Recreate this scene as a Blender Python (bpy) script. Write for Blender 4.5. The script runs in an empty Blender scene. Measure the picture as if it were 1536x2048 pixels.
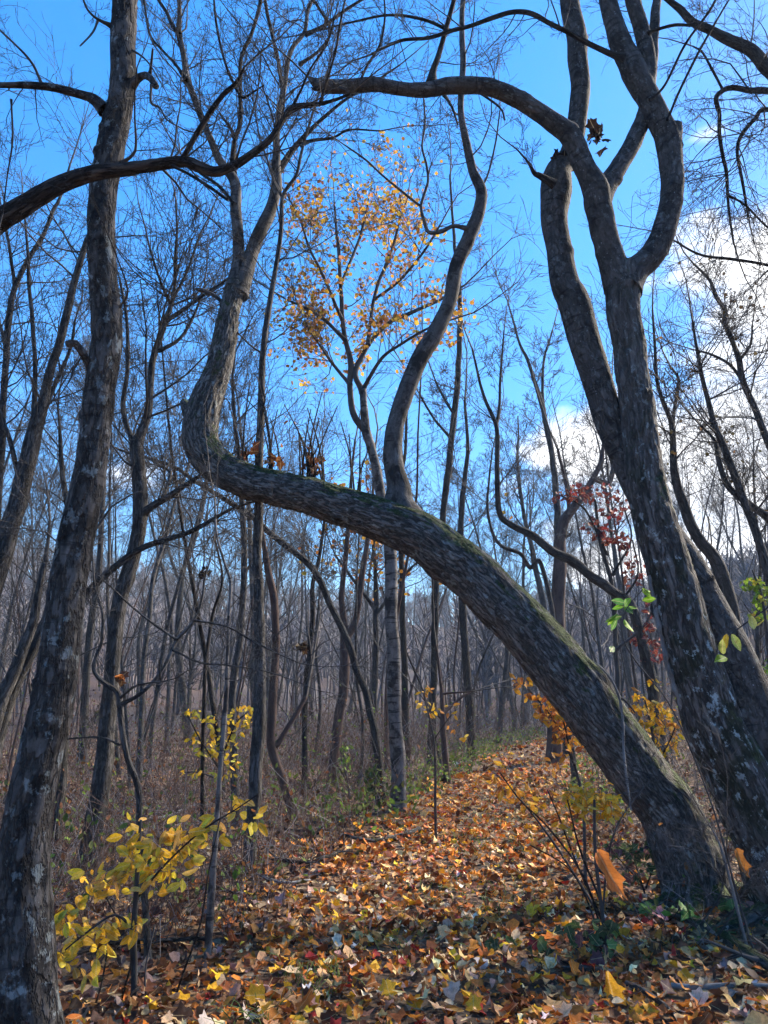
import bpy, math
import numpy as np
from mathutils import Vector, Euler, Matrix

# ------------------------------------------------------------------ camera, world, sun, exposure
scene = bpy.context.scene
COL = scene.collection
F = 1479.0                                   # focal length in photograph pixels (1536 x 2048)
PITCH = math.radians(14.3)
CAM = np.array((0.0, 0.0, 1.55))
cam_data = bpy.data.cameras.new('camera')
cam_data.sensor_fit = 'VERTICAL'
cam_data.sensor_height = 36.0
cam_data.lens = 36.0 * F / 2048.0
cam_data.clip_start = 0.05
cam_data.clip_end = 3000.0
cam = bpy.data.objects.new('camera', cam_data)
cam.location = CAM
cam.rotation_euler = (math.pi / 2 + PITCH, 0, 0)
COL.objects.link(cam)
scene.camera = cam

SUN_EL, SUN_AZ = math.radians(36), math.radians(56)      # azimuth measured from the view direction towards the right
world = bpy.data.worlds.new('World')
scene.world = world
world.use_nodes = True
wt = world.node_tree
wt.nodes.clear()


def N(nt, kind, **props):
    n = nt.nodes.new(kind)
    for k, v in props.items():
        if k.startswith('i_'):
            n.inputs[k[2:].replace('_', ' ')].default_value = v
        else:
            setattr(n, k, v)
    return n


def L(nt, a, b):
    nt.links.new(a, b)


def math_node(nt, op, a, b=None, clamp=False):
    n = nt.nodes.new('ShaderNodeMath')
    n.operation = op
    n.use_clamp = clamp
    for i, s in enumerate((a, b)):
        if s is None:
            continue
        if isinstance(s, (int, float)):
            n.inputs[i].default_value = s
        else:
            nt.links.new(s, n.inputs[i])
    return n.outputs[0]


def mix_col(nt, fac, a, b, blend='MIX'):
    n = nt.nodes.new('ShaderNodeMix')
    n.data_type = 'RGBA'
    n.blend_type = blend
    for sock, v in ((n.inputs[0], fac), (n.inputs[6], a), (n.inputs[7], b)):
        if isinstance(v, (int, float)):
            sock.default_value = v
        elif isinstance(v, tuple):
            sock.default_value = v if len(v) == 4 else (*v, 1)
        else:
            nt.links.new(v, sock)
    return n.outputs[2]


def smooth_step(nt, val, lo, hi, tmin=0.0, tmax=1.0):
    n = nt.nodes.new('ShaderNodeMapRange')
    n.interpolation_type = 'SMOOTHSTEP'
    n.inputs['From Min'].default_value = lo
    n.inputs['From Max'].default_value = hi
    n.inputs['To Min'].default_value = tmin
    n.inputs['To Max'].default_value = tmax
    nt.links.new(val, n.inputs['Value'])
    return n.outputs[0]


sky = N(wt, 'ShaderNodeTexSky', sky_type='NISHITA', sun_disc=False, sun_elevation=SUN_EL,
        sun_rotation=SUN_AZ, altitude=300.0, air_density=1.0, dust_density=0.2, ozone_density=2.2)
hs = N(wt, 'ShaderNodeHueSaturation', i_Hue=0.502, i_Saturation=1.38, i_Value=0.86)
lum = N(wt, 'ShaderNodeRGBToBW')
L(wt, sky.outputs[0], lum.inputs[0])
soft = N(wt, 'ShaderNodeVectorMath', operation='SCALE')
L(wt, sky.outputs[0], soft.inputs[0])
L(wt, math_node(wt, 'DIVIDE', 1.0, math_node(wt, 'ADD', math_node(wt, 'MULTIPLY', lum.outputs[0], 0.19), 0.70)), soft.inputs['Scale'])
L(wt, soft.outputs[0], hs.inputs['Color'])
# cumulus: soft billows, one bank low in the sky on the sun's side and scattered small ones elsewhere
wtc = N(wt, 'ShaderNodeTexCoord')
wmap = N(wt, 'ShaderNodeMapping')
wmap.inputs['Scale'].default_value = (1, 1, 1.7)
L(wt, wtc.outputs['Generated'], wmap.inputs['Vector'])
wn = N(wt, 'ShaderNodeTexNoise', i_Scale=4.2, i_Detail=9.0, i_Roughness=0.52)
L(wt, wmap.outputs[0], wn.inputs['Vector'])
dotn = N(wt, 'ShaderNodeVectorMath', operation='DOT_PRODUCT')
L(wt, wtc.outputs['Generated'], dotn.inputs[0])
c_az, c_el = math.radians(33), math.radians(15)
dotn.inputs[1].default_value = (math.sin(c_az) * math.cos(c_el), math.cos(c_az) * math.cos(c_el), math.sin(c_el))
bias = smooth_step(wt, dotn.outputs['Value'], 0.86, 1.0, -0.17, 0.25)
dot2 = N(wt, 'ShaderNodeVectorMath', operation='DOT_PRODUCT')
L(wt, wmap.outputs[0], dot2.inputs[0])
c2 = np.array((math.sin(math.radians(-17.0)), math.cos(math.radians(17.0)), 1.7 * math.tan(math.radians(14.6))))
dot2.inputs[1].default_value = c2 / np.linalg.norm(c2)
nrm2 = N(wt, 'ShaderNodeVectorMath', operation='LENGTH')
L(wt, wmap.outputs[0], nrm2.inputs[0])
bias2 = smooth_step(wt, math_node(wt, 'DIVIDE', dot2.outputs['Value'], nrm2.outputs['Value']), 0.990, 0.9985, 0.0, 0.20)
cl = math_node(wt, 'ADD', math_node(wt, 'ADD', wn.outputs[0], bias), bias2)
cl = smooth_step(wt, cl, 0.56, 0.68)
# shading inside the clouds painted by the same noise, bluish grey to white
cloud_col = mix_col(wt, smooth_step(wt, wn.outputs[0], 0.38, 0.60), (2.7, 2.85, 3.15), (3.9, 3.9, 3.95))
bg = N(wt, 'ShaderNodeBackground', i_Strength=0.15)
L(wt, mix_col(wt, cl, hs.outputs[0], cloud_col), bg.inputs['Color'])
wo = N(wt, 'ShaderNodeOutputWorld')
L(wt, bg.outputs[0], wo.inputs['Surface'])

sun_data = bpy.data.lights.new('sun', 'SUN')
sun_data.energy = 5.0
sun_data.angle = math.radians(14)
sun_data.color = (1.0, 0.88, 0.72)
sun = bpy.data.objects.new('sun', sun_data)
sd = Vector((math.sin(SUN_AZ) * math.cos(SUN_EL), math.cos(SUN_AZ) * math.cos(SUN_EL), math.sin(SUN_EL)))
sun.rotation_euler = sd.to_track_quat('Z', 'Y').to_euler()
sun.location = (30, 30, 40)
COL.objects.link(sun)

scene.view_settings.view_transform = 'Standard'
scene.view_settings.look = 'None'
scene.view_settings.exposure = 1.72
scene.view_settings.gamma = 1.0
scene.cycles.max_bounces = 4
scene.cycles.use_adaptive_sampling = True
scene.cycles.adaptive_threshold = 0.03
scene.cycles.adaptive_min_samples = 16
scene.cycles.transparent_max_bounces = 4

# ------------------------------------------------------------------ geometry helpers
RNG = np.random.default_rng(11)
FWD = np.array((0, math.cos(PITCH), math.sin(PITCH)))
UPV = np.array((0, -math.sin(PITCH), math.cos(PITCH)))


def at(px, py, Y):
    """Point of the place seen at photo pixel (px, py), Y metres ahead; also metres per pixel there."""
    ray = FWD * F + np.array((px - 768.0, 0, 0)) + UPV * (1024.0 - py)
    t = Y / ray[1]
    return CAM + ray * t, t


def hash3(ix, iy, iz):
    h = (ix.astype(np.int64) * 374761393 + iy.astype(np.int64) * 668265263 + iz.astype(np.int64) * 2147483647 // 7) & 0x7fffffff
    h = ((h ^ (h >> 13)) * 1274126177) & 0x7fffffff
    h = h ^ (h >> 16)
    return (h & 0xffff) / 65535.0


def vnoise(p):
    p = np.asarray(p, float)
    i = np.floor(p).astype(np.int64)
    f = p - i
    f = f * f * (3 - 2 * f)
    out = 0
    for dx in (0, 1):
        for dy in (0, 1):
            for dz in (0, 1):
                w = (f[..., 0] if dx else 1 - f[..., 0]) * (f[..., 1] if dy else 1 - f[..., 1]) * (f[..., 2] if dz else 1 - f[..., 2])
                out = out + w * hash3(i[..., 0] + dx, i[..., 1] + dy, i[..., 2] + dz)
    return out * 2 - 1


def sstep(x, a, b):
    t = np.clip((x - a) / (b - a), 0, 1)
    return t * t * (3 - 2 * t)


def path_x(y):
    return np.interp(y, [-20, 0, 4, 8, 12, 20, 30, 45], [-1.5, -0.3, 0.1, 0.75, 1.75, 4.0, 8.0, 16.0])


RIDGE_AZ = np.array([-180, -60, -28, -18, -10, -5, 5, 12, 20, 27, 60, 180.0])
RIDGE_EL = np.array([6.0, 8.6, 8.2, 7.1, 6.3, 5.8, 5.5, 5.4, 5.6, 6.4, 7.0, 6.0])
RIDGE_R = np.array([125, 125, 125, 125, 125, 125, 125, 120, 115, 110, 105, 125.0])
RIDGE_R0 = np.array([32, 32, 28, 28, 30, 32, 34, 30, 20, 14, 12, 32.0])


def ground_h(x, y):
    x = np.asarray(x, float)
    y = np.asarray(y, float)
    r = np.hypot(x, y)
    az = np.degrees(np.arctan2(x, y))
    el = np.interp(az, RIDGE_AZ, RIDGE_EL)
    r1 = np.interp(az, RIDGE_AZ, RIDGE_R)
    r0 = np.interp(az, RIDGE_AZ, RIDGE_R0)
    top = np.tan(np.radians(el)) * r1 + 1.5
    h = top * sstep(r, r0, r1 * 1.05)
    h = h * (1 - 0.35 * sstep(r, r1 * 1.1, r1 * 3))
    q = np.stack([x, y, x * 0 + 3.3], -1)
    h = h + 0.05 * vnoise(q * 0.9) + 0.025 * vnoise(q * 2.7) + 0.5 * vnoise(q * 0.06) * sstep(r, 14, 40)
    h = h + 0.22 * sstep(y, 8, 26)
    dx = x - path_x(y)
    h = h + 0.5 * sstep(dx, 2.5, 6.0) * sstep(y, 2, 6) * (1 - sstep(r, 25, 50))
    h = h + 0.10 * sstep(dx, 1.6, 3.2) * sstep(y, 0, 4) - 0.12 * sstep(-dx, 1.8, 5.0) + 0.03 * sstep(np.abs(dx), 0.4, 1.3)
    return h


def gz(x, y):
    return float(ground_h(np.array([x]), np.array([y]))[0])


def ground_hit(px, py):
    """World point where the photo pixel meets the ground."""
    Ys = np.arange(1.5, 80, 0.05)
    ray = FWD * F + np.array((px - 768.0, 0, 0)) + UPV * (1024.0 - py)
    P = CAM + ray * (Ys / ray[1])[:, None]
    below = P[:, 2] < ground_h(P[:, 0], P[:, 1])
    return P[int(np.argmax(below))] if below.any() else P[-1]


def make_mesh(name, V, faces, attrs=None, smooth=True, mat=None):
    """faces: list of (n,3) / (n,4) int arrays."""
    me = bpy.data.meshes.new(name)
    V = np.ascontiguousarray(V, dtype=np.float32)
    me.vertices.add(len(V))
    me.vertices.foreach_set('co', V.ravel())
    loops, starts, off = [], [], 0
    for f in faces:
        f = np.asarray(f, dtype=np.int32)
        if len(f) == 0:
            continue
        loops.append(f.ravel())
        starts.append(off + np.arange(len(f), dtype=np.int32) * f.shape[1])
        off += f.size
    loops = np.concatenate(loops)
    starts = np.concatenate(starts)
    me.loops.add(len(loops))
    me.loops.foreach_set('vertex_index', loops)
    me.polygons.add(len(starts))
    me.polygons.foreach_set('loop_start', starts)
    if smooth:
        me.polygons.foreach_set('use_smooth', np.ones(len(starts), dtype=bool))
    me.update(calc_edges=True)
    for k, (typ, data) in (attrs or {}).items():
        a = me.attributes.new(k, typ, 'POINT')
        data = np.ascontiguousarray(data, dtype=np.float32)
        a.data.foreach_set('color' if typ == 'FLOAT_COLOR' else 'vector' if typ == 'FLOAT_VECTOR' else 'value', data.ravel())
    if mat:
        me.materials.append(mat)
    return me


def link(name, me, parent=None, loc=None):
    o = bpy.data.objects.new(name, me)
    COL.objects.link(o)
    if parent is not None:
        o.parent = parent
    if loc is not None:
        o.location = loc
    return o


def tag(o, label=None, category=None, group=None, kind=None):
    for k, v in (('label', label), ('category', category), ('group', group), ('kind', kind)):
        if v:
            o[k] = v
    return o


def catmull(P, step):
    """Resample a polyline (columns: anything) with a Catmull-Rom spline; spacing about step in the first three columns."""
    P = np.asarray(P, float)
    E = np.vstack([2 * P[0] - P[1], P, 2 * P[-1] - P[-2]])
    out = []
    for i in range(1, len(E) - 2):
        a, b, c, d = E[i - 1], E[i], E[i + 1], E[i + 2]
        n = max(2, int(np.linalg.norm((c - b)[:3]) / step) + 1)
        t = np.linspace(0, 1, n, endpoint=False)[:, None]
        out.append(0.5 * (2 * b + (c - a) * t + (2 * a - 5 * b + 4 * c - d) * t ** 2 + (3 * b - a - 3 * c + d) * t ** 3))
    out.append(P[-1][None])
    return np.vstack(out)


def unit(v):
    return v / (np.linalg.norm(v, axis=-1, keepdims=True) + 1e-12)


def tube(P, R, sides, lump=0.0, seed=0.0, cap=True, ridge=0.0, knots=0, want_kn=False):
    """One bark tube along P with radii R: vertices, faces, straightened bark coordinates."""
    n = len(P)
    T = unit(np.gradient(P, axis=0))
    ref = np.array((0, -1, 0.0))
    u = ref - T[0] * (T[0] @ ref)
    if np.linalg.norm(u) < 0.1:
        ref = np.array((1, 0, 0.0))
        u = ref - T[0] * (T[0] @ ref)
    u = u / np.linalg.norm(u)
    U = [u]
    for i in range(1, n):
        u = u - T[i] * (T[i] @ u)
        u = u / np.linalg.norm(u)
        U.append(u)
    U = np.array(U)
    W = np.cross(T, U)
    s = np.concatenate([[0], np.cumsum(np.linalg.norm(np.diff(P, axis=0), axis=1))])
    th = np.arange(sides) / sides * 2 * math.pi
    c, sn = np.cos(th), np.sin(th)
    rr = np.maximum(R, R.max() * 0.25)
    bk = np.stack([rr[:, None] * c[None], rr[:, None] * sn[None], np.repeat(s[:, None], sides, 1)], -1)
    rad = np.repeat(R[:, None], sides, 1)
    if lump:
        q = bk * 1.0 + seed
        f = 1.0 / max(R.max(), 0.02)
        rad = rad * (1 + lump * vnoise(q * np.array((0.9, 0.9, 0.45)) * f) + lump * 0.5 * vnoise(q * np.array((2.2, 2.2, 1.4)) * f)
                     + lump * 0.35 * vnoise(q * np.array((6, 6, 3.0)) * f))
    if ridge:
        q = bk + seed * 3
        rad = rad + ridge * (1 - 2.4 * np.abs(vnoise(q * np.array((27, 27, 6.0)) + 3 * vnoise(q * 4.0)[..., None]))) + ridge * 0.5 * vnoise(q * np.array((60, 60, 16.0)))
    kn = np.zeros_like(rad)
    if knots:
        rk = np.random.default_rng(int(abs(seed) * 10) + n)
        for _ in range(knots):
            s0, t0 = rk.uniform(0.08, 0.95) * s[-1], rk.uniform(0, 2 * math.pi)
            r0 = np.interp(s0, s, R)
            wd = r0 * rk.uniform(0.22, 0.5)
            da = (th[None] - t0 + math.pi) % (2 * math.pi) - math.pi
            dd = np.sqrt((da * r0) ** 2 + ((s[:, None] - s0) * rk.uniform(0.8, 1.6)) ** 2) / wd
            rad = rad + r0 * rk.uniform(0.12, 0.3) * (np.exp(-dd ** 2) - 0.9 * np.exp(-(dd * 2.4) ** 2))
            kn = np.maximum(kn, np.exp(-(dd * 1.1) ** 4))
    V = P[:, None, :] + rad[..., None] * (c[None, :, None] * U[:, None, :] + sn[None, :, None] * W[:, None, :])
    i = np.arange(n - 1)[:, None] * sides
    j = np.arange(sides)[None]
    j2 = (j + 1) % sides
    Q = np.stack([i + j, i + j2, i + sides + j2, i + sides + j], -1).reshape(-1, 4)
    V = V.reshape(-1, 3)
    bk = bk.reshape(-1, 3)
    faces = [Q]
    if cap:
        tip = P[-1] + T[-1] * R[-1] * 0.5
        V = np.vstack([V, tip])
        bk = np.vstack([bk, [0, 0, s[-1]]])
        b = (n - 1) * sides
        faces.append(np.stack([b + np.arange(sides), b + (np.arange(sides) + 1) % sides, np.full(sides, n * sides)], -1))
    if want_kn:
        kn = kn.ravel()
        return V, faces, bk + seed, np.concatenate([kn, [0]]) if cap else kn
    return V, faces, bk + seed


def tubes(lines, sides=3):
    """Many thin tubes at once: lines = [(P, R)]; returns V, quads, bk."""
    by = {}
    for P, R in lines:
        by.setdefault(len(P), []).append((P, R))
    VV, QQ, BB, off = [], [], [], 0
    for n, ls in by.items():
        P = np.array([a for a, _ in ls])
        R = np.array([b for _, b in ls])
        T = unit(np.gradient(P, axis=1))
        m = unit(P[:, -1] - P[:, 0])
        ref = np.where(np.abs(m[:, 2:3]) < 0.8, np.array((0, 0, 1.0)), np.array((1.0, 0, 0)))[:, None, :]
        U = unit(ref - T * (T * ref).sum(-1, keepdims=True))
        W = np.cross(T, U)
        th = np.arange(sides) / sides * 2 * math.pi
        c, s = np.cos(th)[None, None, :, None], np.sin(th)[None, None, :, None]
        V = P[:, :, None, :] + R[:, :, None, None] * (c * U[:, :, None, :] + s * W[:, :, None, :])
        ln = np.concatenate([np.zeros((len(ls), 1)), np.cumsum(np.linalg.norm(np.diff(P, axis=1), axis=2), axis=1)], 1)
        B = np.concatenate([R[:, :, None, None] * c + 0 * V[..., :1], R[:, :, None, None] * s + 0 * V[..., :1],
                            ln[:, :, None, None] + 0 * V[..., :1]], -1)
        base = off + (np.arange(len(ls)) * n * sides)[:, None, None]
        i = np.arange(n - 1)[None, :, None] * sides
        j = np.arange(sides)[None, None]
        j2 = (j + 1) % sides
        Q = np.stack([base + i + j, base + i + j2, base + i + sides + j2, base + i + sides + j], -1).reshape(-1, 4)
        VV.append(V.reshape(-1, 3))
        BB.append(B.reshape(-1, 3))
        QQ.append(Q)
        off += V.size // 3
    return np.vstack(VV), np.vstack(QQ), np.vstack(BB)


SEGS = (6, 4, 3, 2, 2)


def grow(rng, p, d, length, r, lvl, maxlvl, out, rmin, up=0.06, wob=0.16, kids=(9, 6, 4, 3), spread=0.75, tips=None):
    """A wandering branch with side branches, added to out as (points, radii)."""
    n = SEGS[min(lvl, 4)]
    step = length / n
    P = [p]
    D = [d]
    nz = rng.normal(0, wob, (n, 3))
    for k in range(n):
        d = d + nz[k]
        d = d + np.array((0, 0, up))
        d = d / math.sqrt(d @ d)
        p = p + d * step
        P.append(p)
        D.append(d)
    P = np.array(P)
    R = np.maximum(np.linspace(r, r * (0.3 if lvl < maxlvl else 0.2), n + 1), rmin * (1.0 if lvl < maxlvl else 0.8))
    out.append((P, R))
    if lvl >= maxlvl:
        if tips is not None:
            tips.extend(P[1:])
        return
    nk = kids[min(lvl, len(kids) - 1)]
    nk = max(1, int(round(nk * rng.uniform(0.7, 1.3))))
    for t in np.sort(rng.uniform(0.18, 1.0, nk)):
        k = min(n - 1, int(t * n))
        f = t * n - k
        q = P[k] * (1 - f) + P[k + 1] * f
        dd = D[k + 1]
        a = rng.normal(0, 1, 3)
        a = a - dd * (a @ dd)
        a = a / (np.linalg.norm(a) + 1e-9)
        nd = dd * rng.uniform(0.5, 1.0) + a * spread * rng.uniform(0.6, 1.2)
        nd = nd / np.linalg.norm(nd)
        grow(rng, q, nd, length * rng.uniform(0.34, 0.62) * (1.1 - 0.4 * t), max(rmin, r * (1 - 0.65 * t) * rng.uniform(0.4, 0.62)),
             lvl + 1, maxlvl, out, rmin, up, wob * 1.1, kids, spread, tips)


# ------------------------------------------------------------------ materials
def new_mat(name):
    m = bpy.data.materials.new(name)
    m.use_nodes = True
    nt = m.node_tree
    b = nt.nodes['Principled BSDF']
    b.inputs['Roughness'].default_value = 0.9
    b.inputs['Specular IOR Level'].default_value = 0.2
    return m, nt, b


def bark(name, dark, base, light, scale=9.0, stretch=0.22, bump=0.6, cells=0.0, blotch=0.0, lichen=0.0, moss=0.0,
         bands=0.0, specks=0.0, lichen_col=(0.36, 0.42, 0.42), blotch_col=(0.016, 0.014, 0.013), vary=0.0, moss_up=0.38, furrow=0.0, furrow_amt=0.8, furrow_run=0.2, fade=None):
    m, nt, b = new_mat(name)
    at_ = N(nt, 'ShaderNodeAttribute', attribute_name='bk')
    oi = N(nt, 'ShaderNodeObjectInfo')
    add = N(nt, 'ShaderNodeVectorMath', operation='ADD')
    L(nt, at_.outputs['Vector'], add.inputs[0])
    sc = math_node(nt, 'MULTIPLY', oi.outputs['Random'], 37.0)
    cmb = N(nt, 'ShaderNodeCombineXYZ')
    L(nt, sc, cmb.inputs[2])
    L(nt, cmb.outputs[0], add.inputs[1])
    vec = add.outputs[0]

    def mapped(s):
        mp = N(nt, 'ShaderNodeMapping')
        mp.inputs['Scale'].default_value = s
        L(nt, vec, mp.inputs['Vector'])
        return mp.outputs[0]

    def noise(s, detail=6.0, rough=0.6):
        n = N(nt, 'ShaderNodeTexNoise', i_Scale=1.0, i_Detail=detail, i_Roughness=rough)
        L(nt, mapped(s), n.inputs['Vector'])
        return n.outputs[0]

    keep = None
    if fade:                                                 # rough old bark gives way to smoother bark up the stem
        sz = N(nt, 'ShaderNodeSeparateXYZ')
        L(nt, at_.outputs['Vector'], sz.inputs[0])
        keep = smooth_step(nt, sz.outputs[2], fade[0], fade[1], 1.0, 0.35)

    def faded(k):
        return math_node(nt, 'MULTIPLY', k, keep) if keep is not None else k

    n1 = noise((scale, scale, scale * stretch), 8.0 if bump else 2.0, 0.65)
    fine = noise((scale * 7, scale * 7, scale * 2.2), 4.0, 0.6) if bump else n1
    col = mix_col(nt, smooth_step(nt, n1, 0.3, 0.52), (*dark, 1), (*base, 1))
    col = mix_col(nt, smooth_step(nt, n1, 0.52, 0.74), col, (*light, 1))
    col = mix_col(nt, smooth_step(nt, fine, 0.3, 0.7, 0.0, 0.5), col, (*dark, 1))
    height = math_node(nt, 'ADD', n1, math_node(nt, 'MULTIPLY', fine, 0.35))
    if cells:
        vo = N(nt, 'ShaderNodeTexVoronoi', feature='DISTANCE_TO_EDGE', i_Scale=1.0)
        wv = N(nt, 'ShaderNodeVectorMath', operation='ADD')
        nn = N(nt, 'ShaderNodeTexNoise', i_Scale=14.0, i_Detail=3.0)
        L(nt, vec, nn.inputs['Vector'])
        sc2 = N(nt, 'ShaderNodeVectorMath', operation='SCALE')
        sc2.inputs['Scale'].default_value = 1.1
        L(nt, nn.outputs['Color'], sc2.inputs[0])
        L(nt, mapped((cells, cells, cells * 0.26)), wv.inputs[0])
        L(nt, sc2.outputs[0], wv.inputs[1])
        L(nt, wv.outputs[0], vo.inputs['Vector'])
        e = smooth_step(nt, vo.outputs['Distance'], 0.01, 0.24)
        col = mix_col(nt, math_node(nt, 'MULTIPLY', math_node(nt, 'SUBTRACT', 1.0, e), 0.88), col, (dark[0] * 0.5, dark[1] * 0.5, dark[2] * 0.5, 1))
        height = math_node(nt, 'ADD', math_node(nt, 'MULTIPLY', e, 0.9), math_node(nt, 'MULTIPLY', height, 0.45))
    if furrow:
        fn = noise((furrow, furrow, furrow * furrow_run), 4.0, 0.6)
        e = math_node(nt, 'ABSOLUTE', math_node(nt, 'SUBTRACT', fn, 0.5))
        e = smooth_step(nt, e, 0.0, 0.085)
        col = mix_col(nt, faded(math_node(nt, 'MULTIPLY', math_node(nt, 'SUBTRACT', 1.0, e), furrow_amt)), col, (dark[0] * 0.6, dark[1] * 0.6, dark[2] * 0.6, 1))
        height = math_node(nt, 'ADD', math_node(nt, 'MULTIPLY', e, 1.0), math_node(nt, 'MULTIPLY', height, 0.5))
    if bands:
        bn = noise((3.0, 3.0, 22.0), 5.0, 0.6)
        k = smooth_step(nt, bn, 0.56, 0.64, 0.0, bands)
        col = mix_col(nt, k, col, (0.02, 0.018, 0.017, 1))
    if blotch:
        bn = noise((5.5, 5.5, 4.0), 7.0, 0.62)
        k = smooth_step(nt, bn, 0.50, 0.60, 0.0, blotch)
        col = mix_col(nt, faded(k), col, (*blotch_col, 1))
    if lichen:
        ln = noise((15, 15, 11), 7.0, 0.68)
        k = smooth_step(nt, ln, 0.57, 0.63, 0.0, lichen)
        col = mix_col(nt, faded(k), col, (*lichen_col, 1))
    if specks:
        vs = N(nt, 'ShaderNodeTexVoronoi', feature='F1', i_Scale=1.0)
        L(nt, mapped((26, 26, 20)), vs.inputs['Vector'])
        k = smooth_step(nt, math_node(nt, 'ADD', vs.outputs['Distance'], math_node(nt, 'MULTIPLY', fine, 0.5)), 0.42, 0.30, 0.0, specks)
        k = math_node(nt, 'MULTIPLY', k, smooth_step(nt, noise((4, 4, 3), 2.0), 0.45, 0.6))
        col = mix_col(nt, k, col, (0.42, 0.43, 0.42, 1))
    if moss:
        ge = N(nt, 'ShaderNodeNewGeometry')
        sx = N(nt, 'ShaderNodeSeparateXYZ')
        L(nt, ge.outputs['Normal'], sx.inputs[0])
        mn = noise((6, 6, 4.5), 6.0, 0.65)
        k = math_node(nt, 'ADD', math_node(nt, 'MULTIPLY', sx.outputs[2], moss_up), mn)
        k = smooth_step(nt, k, 0.62, 0.73, 0.0, moss)
        mc = mix_col(nt, smooth_step(nt, noise((60, 60, 60), 3.0), 0.35, 0.65), (0.016, 0.026, 0.008, 1), (0.055, 0.08, 0.022, 1))
        col = mix_col(nt, k, col, mc)
    if bump >= 0.5:
        ka = N(nt, 'ShaderNodeAttribute', attribute_name='kn')
        col = mix_col(nt, math_node(nt, 'MULTIPLY', ka.outputs['Fac'], 0.8), col, (0.012, 0.010, 0.009, 1))
    if vary:
        v = math_node(nt, 'ADD', math_node(nt, 'MULTIPLY', oi.outputs['Random'], vary), 1.0 - vary / 2)
        vc = N(nt, 'ShaderNodeHueSaturation')
        L(nt, v, vc.inputs['Value'])
        L(nt, col, vc.inputs['Color'])
        col = vc.outputs[0]
    L(nt, col, b.inputs['Base Color'])
    if bump:
        bp = N(nt, 'ShaderNodeBump', i_Strength=bump, i_Distance=0.02)
        L(nt, height, bp.inputs['Height'])
        L(nt, bp.outputs[0], b.inputs['Normal'])
    return m


M_ASH = bark('ridged_ash_bark', (0.0421, 0.0383, 0.0355), (0.1559, 0.1449, 0.1333), (0.2565, 0.2400, 0.2235), scale=16, stretch=0.3, bump=1.0,
             furrow=34, furrow_amt=0.8, furrow_run=0.22, moss=0.95, lichen=0.35)
M_LEFT = bark('blotched_maple_bark', (0.0261, 0.0233, 0.0217), (0.0980, 0.0886, 0.0814), (0.2073, 0.1908, 0.1770), scale=11, stretch=0.3, bump=1.0,
              furrow=20, furrow_amt=0.6, furrow_run=0.32, blotch=0.95, lichen=0.4, bands=0.7)
M_TWIN = bark('plated_mossy_bark', (0.0326, 0.0293, 0.0271), (0.1304, 0.1177, 0.1079), (0.2173, 0.2008, 0.1870), scale=11, stretch=0.25, bump=1.0,
              furrow=22, furrow_amt=0.75, blotch=0.85, lichen=0.8, moss=0.7, specks=0.3, blotch_col=(0.022, 0.026, 0.014), fade=(17.8, 20.3))
M_TWINUP = bark('grey_speckled_bark', (0.0331, 0.0303, 0.0287), (0.0946, 0.0874, 0.0820), (0.1480, 0.1386, 0.1315), scale=9, stretch=0.5, bump=0.9,
                furrow=16, furrow_amt=0.3, furrow_run=0.5, blotch=0.6, bands=0.75, specks=0.5, lichen=0.2)
M_BIRCH = bark('pale_banded_bark', (0.06, 0.055, 0.05), (0.17, 0.155, 0.145), (0.29, 0.27, 0.255), scale=9, stretch=0.7, bump=0.5,
               blotch=0.85, bands=0.9)
M_STEM2 = bark('pale_blotched_stem_bark', (0.0245, 0.0223, 0.0212), (0.0946, 0.0874, 0.0820), (0.2013, 0.1903, 0.1804), scale=14, stretch=0.4, bump=0.8,
               blotch=0.95, bands=0.8)
M_GREY = bark('grey_bark', (0.0284, 0.0261, 0.0245), (0.0996, 0.0925, 0.0870), (0.1768, 0.1658, 0.1575), scale=16, stretch=0.18, bump=1.0, blotch=0.5, furrow=30, furrow_amt=0.6,
              vary=0.6)
M_BROWN = bark('red_brown_bark', (0.03, 0.019, 0.016), (0.095, 0.06, 0.049), (0.16, 0.107, 0.088), scale=14, stretch=0.2, bump=0.9)
M_DARK = bark('dark_bark', (0.014, 0.011, 0.010), (0.048, 0.039, 0.034), (0.10, 0.083, 0.072), scale=16, stretch=0.2, bump=1.0, furrow=32)
M_TWIG = bark('twig_bark', (0.0240, 0.0223, 0.0218), (0.0669, 0.0619, 0.0603), (0.1155, 0.1084, 0.1061), scale=14, stretch=0.4, bump=0.0, vary=0.5)
M_SEAM = bark('peeled_pale_wood', (0.07, 0.066, 0.062), (0.21, 0.205, 0.20), (0.34, 0.335, 0.33), scale=18, stretch=0.2, bump=0.8)
M_FAR = bark('far_wood_bark', (0.10, 0.094, 0.10), (0.175, 0.163, 0.172), (0.24, 0.225, 0.235), scale=2, stretch=0.4, bump=0.0)


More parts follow.
